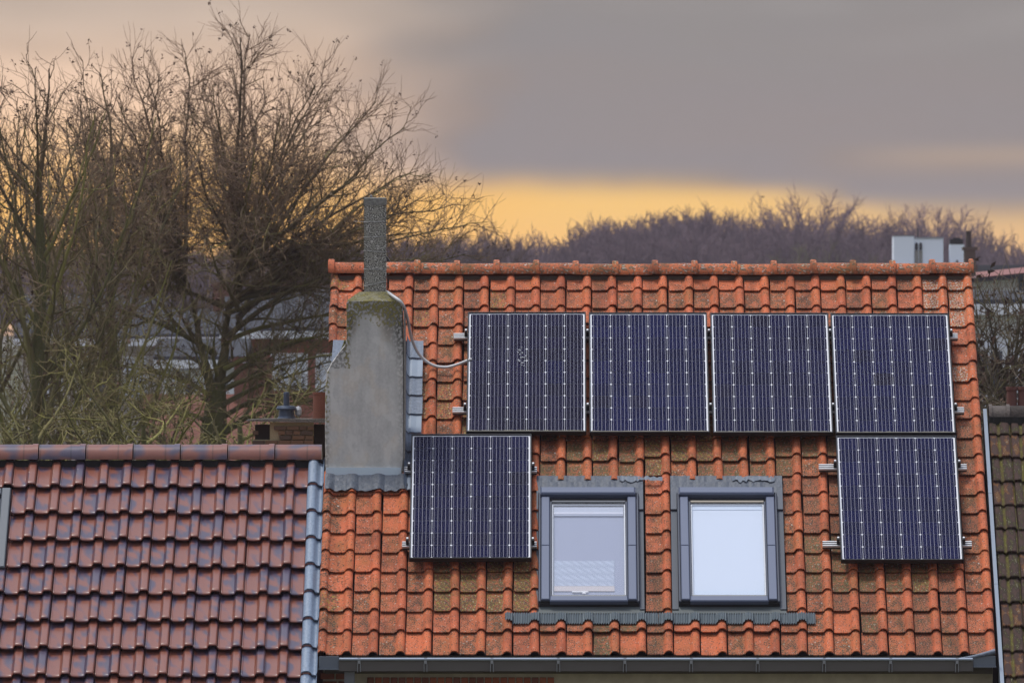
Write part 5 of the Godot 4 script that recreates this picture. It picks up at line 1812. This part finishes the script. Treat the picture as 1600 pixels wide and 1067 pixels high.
# ---------------------------------------------------------------- houses beyond
# a gabled house with its ridge across: w wide, d deep, eaves at e, ridge at r
func gabled(label: String, at: Vector3, w: float, d: float, e: float, r: float, wall: StandardMaterial3D, roof: StandardMaterial3D, wins: Array, frame_m: StandardMaterial3D, chimney_at := -99.0) -> Node3D:
	var t := thing("far_house", label, "house", at)
	var b := MB.new()
	b.box(Vector3(-w / 2, 0, -d), Vector3(w / 2, e, 0))
	for s in 2:
		var x := (-w / 2 if s == 0 else w / 2 - 0.2)
		var poly := PackedVector2Array([Vector2(0, e), Vector2(d, e), Vector2(d / 2, r)])
		var f := b.vs.size()
		for k in 2:
			var xx := x + 0.2 * k
			var n := Vector3(1 if k else -1, 0, 0)
			var i0 := b.v(Vector3(xx, e, 0), n)
			b.v(Vector3(xx, e, -d), n); b.v(Vector3(xx, r, -d / 2), n)
			if k: b.tri(i0, i0 + 1, i0 + 2)
			else: b.tri(i0, i0 + 2, i0 + 1)
	part("wall", b.mesh(wall), t)
	var rb := MB.new()
	var o := 0.3
	var dy := (r - e) / (d / 2)
	for s in 2:
		var z0 := o if s == 0 else -d - o
		var a := Vector3(-w / 2 - 0.2, e - dy * o + 0.03, z0)
		var c := Vector3(w / 2 + 0.2, e - dy * o + 0.03, z0)
		var hi := Vector3(0, 0.14, 0)
		var ra := Vector3(-w / 2 - 0.2, r + 0.03, -d / 2)
		var rc := Vector3(w / 2 + 0.2, r + 0.03, -d / 2)
		if s == 0:
			rb.quad(a + hi, c + hi, rc + hi, ra + hi)
			rb.quad(a, c, c + hi, a + hi)
		else:
			rb.quad(c + hi, a + hi, ra + hi, rc + hi)
			rb.quad(c, a, a + hi, c + hi)
		rb.quad(c, rc, rc + hi, c + hi)
		rb.quad(ra, a, a + hi, ra + hi)
	var ro := part("roof", rb.mesh(roof), t)
	if chimney_at > -90:
		var cb := MB.new()
		cb.box(Vector3(chimney_at - 0.35, r - 0.5, -d / 2 - 0.3), Vector3(chimney_at + 0.35, r + 0.75, -d / 2 + 0.3))
		cb.box(Vector3(chimney_at - 0.40, r + 0.76, -d / 2 - 0.35), Vector3(chimney_at + 0.40, r + 0.86, -d / 2 + 0.35))
		part("chimney", cb.mesh(mat(0.17, 0.075, 0.05, 0.9)), ro)
	var gb := MB.new()
	gb.box(Vector3(-w / 2 - 0.2, e - dy * o - 0.10, o + 0.002), Vector3(w / 2 + 0.2, e - dy * o + 0.09, o + 0.14))
	part("gutter", gb.mesh(frame_m), t)
	for q in wins:
		var fb := MB.new()
		fb.box(Vector3(q[0], q[1], 0.003), Vector3(q[0] + q[2], q[1] + q[3], 0.06))
		var wn := part("window", fb.mesh(frame_m), t)
		var pb := MB.new()
		pb.box(Vector3(q[0] + 0.07, q[1] + 0.07, 0.0605), Vector3(q[0] + q[2] * 0.5 - 0.03, q[1] + q[3] - 0.07, 0.07))
		pb.box(Vector3(q[0] + q[2] * 0.5 + 0.03, q[1] + 0.07, 0.0605), Vector3(q[0] + q[2] - 0.07, q[1] + q[3] - 0.07, 0.07))
		part("pane", pb.mesh(mat(0.05, 0.06, 0.08, 0.1) if q.size() < 5 else mat(0.62, 0.65, 0.74, 0.5)), wn)
	return t

func houses() -> void:
	var white := mat(0.78, 0.79, 0.84, 0.7)
	var slate := noisy(lin(0.016, 0.018, 0.025), lin(0.032, 0.035, 0.045), 0.05, 0.9, 0.0, 44, 0.5)
	var brick := noisy(lin(0.24, 0.080, 0.050), lin(0.34, 0.12, 0.08), 0.06, 0.9, 0.0, 45, 0.5)
	var beige := noisy(lin(0.42, 0.38, 0.34), lin(0.54, 0.49, 0.45), 0.04, 0.9, 0.0, 46, 0.4)
	var red := noisy(lin(0.09, 0.030, 0.018), lin(0.16, 0.050, 0.03), 0.06, 0.85, 0.0, 47, 0.6)
	gabled("far beige house with a slate roof behind the upright trees at the left", Vector3(-12.6, 0, -240), 3.6, 5.0, 10.1, 11.1, beige, slate, [[-1.5, 8.4, 0.8, 1.2], [-0.2, 8.4, 0.8, 1.2], [0.9, 8.4, 0.7, 1.2, 1]], white)
	gabled("far brick house with a white gutter, behind the right branches of the domed tree", Vector3(-6.95, 0, -230), 3.1, 6.0, 10.25, 11.0, brick, slate, [[-1.25, 8.7, 0.5, 1.0, 1], [-0.45, 8.75, 0.95, 0.95, 1], [0.7, 8.6, 0.6, 1.1, 1]], white)
	gabled("far grey house with white-framed windows, straight behind the domed tree's trunk", Vector3(-9.4, 0, -236), 2.3, 5.0, 10.1, 10.7, mat(0.44, 0.44, 0.52, 0.9), slate, [[-0.95, 8.9, 0.7, 1.0, 1], [0.15, 8.8, 0.75, 1.1, 1]], white, 0.55)
	gabled("nearer house with a red tiled roof, low behind the trunk of the domed tree", Vector3(-6.3, 0, -165), 2.5, 4.0, 7.7, 8.85, white, red, [[-0.9, 6.2, 0.7, 1.0]], white, 0.6)
	gabled("small white house, low in the middle of the trees at the left", Vector3(-8.0, 0, -200), 1.7, 4.0, 9.55, 9.9, mat(0.78, 0.80, 0.88, 0.8), slate, [[-0.6, 8.75, 0.45, 0.6], [0.1, 8.75, 0.45, 0.6]], white)
	gabled("far house with a long dark slate roof, above the brick one with the white gutter", Vector3(-6.9, 0, -285), 4.4, 6.0, 10.5, 11.5, mat(0.3, 0.28, 0.27, 0.9), slate, [[-2.2, 9.0, 0.8, 1.1]], white, -1.9)
	var d := thing("white_dormer", "white dormer box on the far slate roof, just left of the orange verge", "dormer", Vector3(-6.75, 10.3, -257))
	var db := MB.new()
	db.box(Vector3(-0.45, -0.6, -1.5), Vector3(0.5, 0.05, 0))
	db.box(Vector3(0.1, 0.051, -1.5), Vector3(0.5, 0.62, -0.2))
	part("body", db.mesh(white), d)
	# right: a white house with a low red roof
	var t := thing("far_house", "white house with a low reddish roof, beyond the right verge", "house", Vector3(10.3, 0, -200))
	var wb := MB.new()
	wb.box(Vector3(-1.0, 0, -7), Vector3(6.0, 11.45, 0))
	part("wall", wb.mesh(mat(0.80, 0.82, 0.88, 0.85)), t)
	var rb := MB.new()
	var poly := PackedVector2Array([Vector2(-1.25, 11.38), Vector2(-1.2, 11.30), Vector2(6.2, 11.95), Vector2(6.2, 12.10)])
	rb.prism(poly, -0.5, 0.45)
	var ro := part("roof", rb.mesh(mat(0.028, 0.026, 0.032, 0.7)), t)
	var r2 := MB.new()
	r2.quad(Vector3(-1.25, 11.40, 0.40), Vector3(6.2, 12.12, 0.40), Vector3(6.0, 12.28, -5.5), Vector3(-1.0, 11.56, -5.5))
	r2.quad(Vector3(-1.0, 11.3, -5.52), Vector3(6.0, 11.8, -5.52), Vector3(6.0, 12.27, -5.52), Vector3(-1.0, 11.55, -5.52))
	part("tiled_slope", r2.mesh(mat(0.21, 0.085, 0.075, 0.8)), ro)
	for q in [[-0.03, 10.75, 0.75, 0.75], [1.5, 10.75, 0.8, 0.8]]:
		var fb := MB.new()
		fb.box(Vector3(q[0], q[1], 0.003), Vector3(q[0] + q[2], q[1] + q[3], 0.05))
		var wn := part("window", fb.mesh(mat(0.10, 0.12, 0.15, 0.6)), t)
		var pb := MB.new()
		for k in 3:
			pb.box(Vector3(q[0] + 0.04 + k * 0.235, q[1] + 0.06, 0.0505), Vector3(q[0] + 0.22 + k * 0.235, q[1] + q[3] - 0.06, 0.06))
		part("pane", pb.mesh(mat(0.05, 0.075, 0.12, 0.15)), wn)
	gabled("low white house behind the brown tree beyond the right verge", Vector3(7.9, 0, -160), 2.6, 4.0, 10.6, 10.75, mat(0.78, 0.80, 0.88, 0.8), slate, [[-0.5, 9.0, 0.6, 0.9], [0.5, 9.0, 0.6, 0.9]], white)
	var p := thing("brick_chimney", "narrow brown chimney right of the white chimneys, before the skyline", "chimney", Vector3(9.25, 10.0, -201.5))
	var cb := MB.new()
	cb.box(Vector3(-0.12, 0, -0.3), Vector3(0.12, 2.05, 0.3))
	cb.box(Vector3(-0.17, 1.6, -0.33), Vector3(0.17, 1.72, 0.33))
	cb.box(Vector3(-0.16, 2.051, -0.32), Vector3(0.16, 2.12, 0.32))
	part("stack", cb.mesh(mat(0.10, 0.075, 0.06, 0.9)), p)
	var pb2 := MB.new()
	pb2.lathe(Vector3(-0.02, 2.12, 0), [Vector2(0.07, 0), Vector2(0.055, 0.35), Vector2(0.07, 0.36), Vector2(0.0005, 0.37)], 10)
	part("chimney_pot", pb2.mesh(mat(0.06, 0.045, 0.04, 0.9)), p)
	# the white chimney block and its smaller neighbour, on a flat roof that hides below the ridge
	var fr := thing("flat_roof_house", "flat-roofed building beyond the ridge that carries the two white chimneys", "house", Vector3(10.2, 0, -250))
	var fb2 := MB.new()
	fb2.box(Vector3(-2.5, 0, -8), Vector3(3.5, 11.95, 1.2))
	part("wall", fb2.mesh(mat(0.4, 0.4, 0.42, 0.8)), fr)
	var fp := MB.new()
	fp.box(Vector3(-2.6, 11.951, -8.1), Vector3(3.6, 12.12, 1.3))
	part("parapet", fp.mesh(mat(0.10, 0.10, 0.11, 0.8)), fr)
	var wc := mat(0.82, 0.87, 0.95, 0.8)
	var blk := thing("white_chimney_block", "wide white chimney block with two dark openings and a mast, on the skyline", "chimney", Vector3(9.88, 12.12, -249))
	var k1 := MB.new()
	k1.box(Vector3(-0.56, 0, -1.2), Vector3(0.0, 0.80, 0.12))
	k1.box(Vector3(0.001, 0, -1.2), Vector3(0.82, 0.74, -0.002))
	part("body", k1.mesh(wc), blk)
	var k2 := MB.new()
	k2.box(Vector3(0.0, 0.7405, -1.22), Vector3(0.84, 0.775, 0.02))
	k2.box(Vector3(-0.57, 0.8005, -1.22), Vector3(0.01, 0.82, 0.13))
	part("coping", k2.mesh(mat(0.30, 0.32, 0.36, 0.8)), blk)
	for x in [0.035, 0.155]:
		var k3 := MB.new()
		k3.box(Vector3(x, 0.42, -0.001), Vector3(x + 0.075, 0.60, 0.045))
		k3.lathe(Vector3(x + 0.037, 0.60, 0.02), [Vector2(0.037, 0), Vector2(0.025, 0.025), Vector2(0.0005, 0.033)], 8)
		var vent := part("vent", k3.mesh(mat(0.03, 0.032, 0.036, 0.6)), blk)
		var k4 := MB.new()
		k4.box(Vector3(x - 0.01, 0.05, -0.001), Vector3(x + 0.085, 0.41, 0.03))
		part("duct", k4.mesh(mat(0.27, 0.26, 0.24, 0.8)), vent)
	part("mast", tube_path([Vector3(0.13, 0.77, -0.4), Vector3(0.13, 1.02, -0.4)], 0.018, 6).mesh(mat(0.05, 0.05, 0.05)), blk)
	var sm := thing("white_chimney", "small white chimney with a dark cap, right of the wide white block", "chimney", Vector3(11.08, 12.12, -249))
	var s1 := MB.new()
	s1.box(Vector3(-0.20, 0, -0.5), Vector3(0.20, 0.58, 0))
	part("body", s1.mesh(wc), sm)
	var s2 := MB.new()
	s2.box(Vector3(-0.19, 0.581, -0.5), Vector3(0.17, 0.72, 0.01))
	s2.box(Vector3(-0.1, 0.721, -0.4), Vector3(0.1, 0.76, -0.1))
	part("cap", s2.mesh(mat(0.028, 0.028, 0.03, 0.8)), sm)
	var s3 := MB.new()
	s3.lathe(Vector3(0.0, 0, 0.12), [Vector2(0.09, 0), Vector2(0.08, 0.06), Vector2(0.03, 0.09), Vector2(0.03, 0.13), Vector2(0.0005, 0.15)], 8)
	part("cowl", s3.mesh(mat(0.04, 0.042, 0.05, 0.5)), sm)

func bird() -> void:
	var t := thing("bird", "tiny dark bird in the sky above the hill, left of the tallest skyline tree", "bird", Vector3(11.4, 18.05, -500))
	var b := MB.new()
	b.tube([Vector3(-0.12, 0, 0), Vector3(-0.08, 0.01, 0), Vector3(0, 0.015, 0), Vector3(0.06, 0.02, 0), Vector3(0.085, 0.035, 0), Vector3(0.11, 0.03, 0)], [0.012, 0.02, 0.032, 0.024, 0.018, 0.003], 8, true)
	part("body", b.mesh(mat(0.03, 0.028, 0.028)), t)
	for s in [-1.0, 1.0]:
		var w := MB.new()
		w.quad(Vector3(-0.03, 0.02, 0), Vector3(0.035, 0.02, 0), Vector3(0.03, 0.07, 0.10 * s), Vector3(-0.02, 0.065, 0.10 * s))
		w.quad(Vector3(-0.02, 0.065, 0.10 * s), Vector3(0.03, 0.07, 0.10 * s), Vector3(-0.02, 0.06, 0.20 * s), Vector3(-0.03, 0.058, 0.19 * s))
		part("wing", w.mesh(mat(0.03, 0.028, 0.028)), t)

# ---------------------------------------------------------------- the scene
func _ready() -> void:
	rng.seed = 2024
	drift.seed = 12
	drift.frequency = 0.14
	slope = Basis(Vector3.RIGHT, deg_to_rad(PITCH))
	var cam := Camera3D.new()
	cam.name = "camera"
	add_child(cam)
	cam.position = Vector3(0, 10, 0)
	cam.rotation = Vector3(0, 73.0 / 14000.0, 0)
	cam.fov = rad_to_deg(2.0 * atan(533.5 / 14000.0))
	cam.near = 1.0
	cam.far = 6000.0
	var ca := CameraAttributesPhysical.new()
	ca.frustum_focal_length = 315.0
	ca.frustum_focus_distance = 73.5
	ca.exposure_aperture = 13.0
	ca.frustum_near = 1.0
	ca.frustum_far = 6000.0
	cam.attributes = ca
	cam.fov = rad_to_deg(2.0 * atan(533.5 / 14000.0))
	cam.current = true
	var env := Environment.new()
	env.background_mode = Environment.BG_SKY
	var sky := Sky.new()
	var pm := PanoramaSkyMaterial.new()
	pm.panorama = sky_panorama()
	sky.sky_material = pm
	env.sky = sky
	env.tonemap_mode = Environment.TONE_MAPPER_LINEAR
	env.tonemap_exposure = 1.4
	env.fog_enabled = true
	env.fog_density = 0.00016
	env.fog_light_color = Color(0.86, 0.80, 0.86)
	env.sdfgi_enabled = true
	env.ssao_enabled = true
	env.ssil_enabled = true
	var we := WorldEnvironment.new()
	we.name = "environment"
	we.environment = env
	add_child(we)
	var sun := DirectionalLight3D.new()
	sun.name = "daylight"
	add_child(sun)
	sun.look_at_from_position(Vector3.ZERO, Vector3(0.30, -0.945, 0.07))
	sun.light_energy = 0.62
	sun.light_color = Color(1.0, 0.98, 0.94)
	sun.light_angular_distance = 15.0
	sun.shadow_enabled = true

	zinc = mat(0.19, 0.23, 0.29, 0.6, 0.1)
	lead = noisy(lin(0.075, 0.095, 0.13), lin(0.17, 0.20, 0.26), 0.05, 0.5, 0.3, 14, 2.5)
	lead.metallic = 0.05
	lead.roughness = 0.65
	lead_dark = noisy(lin(0.035, 0.043, 0.060), lin(0.085, 0.10, 0.13), 0.05, 0.6, 0.3, 18, 2.5)
	lead_pale = noisy(lin(0.10, 0.14, 0.205), lin(0.20, 0.255, 0.345), 0.05, 0.5, 0.3, 16, 2.5)
	black = mat(0.02, 0.02, 0.022, 0.5)
	alu = mat(0.60, 0.60, 0.62, 0.4, 0.3)
	clay_materials()
	far_land()
	houses()
	rng.seed = 77
	main_house()
	chimney()
	left_house()
	brown_chimney()
	right_house()
	rng.seed = 78
	roof_window(-0.162, false, "left roof window, its lavender blind and striped lower curtain showing behind the pane")
	roof_window(0.962, true, "right roof window with a plain white blind drawn behind the pane")
	solar_panels()
	near_trees()
	bird()
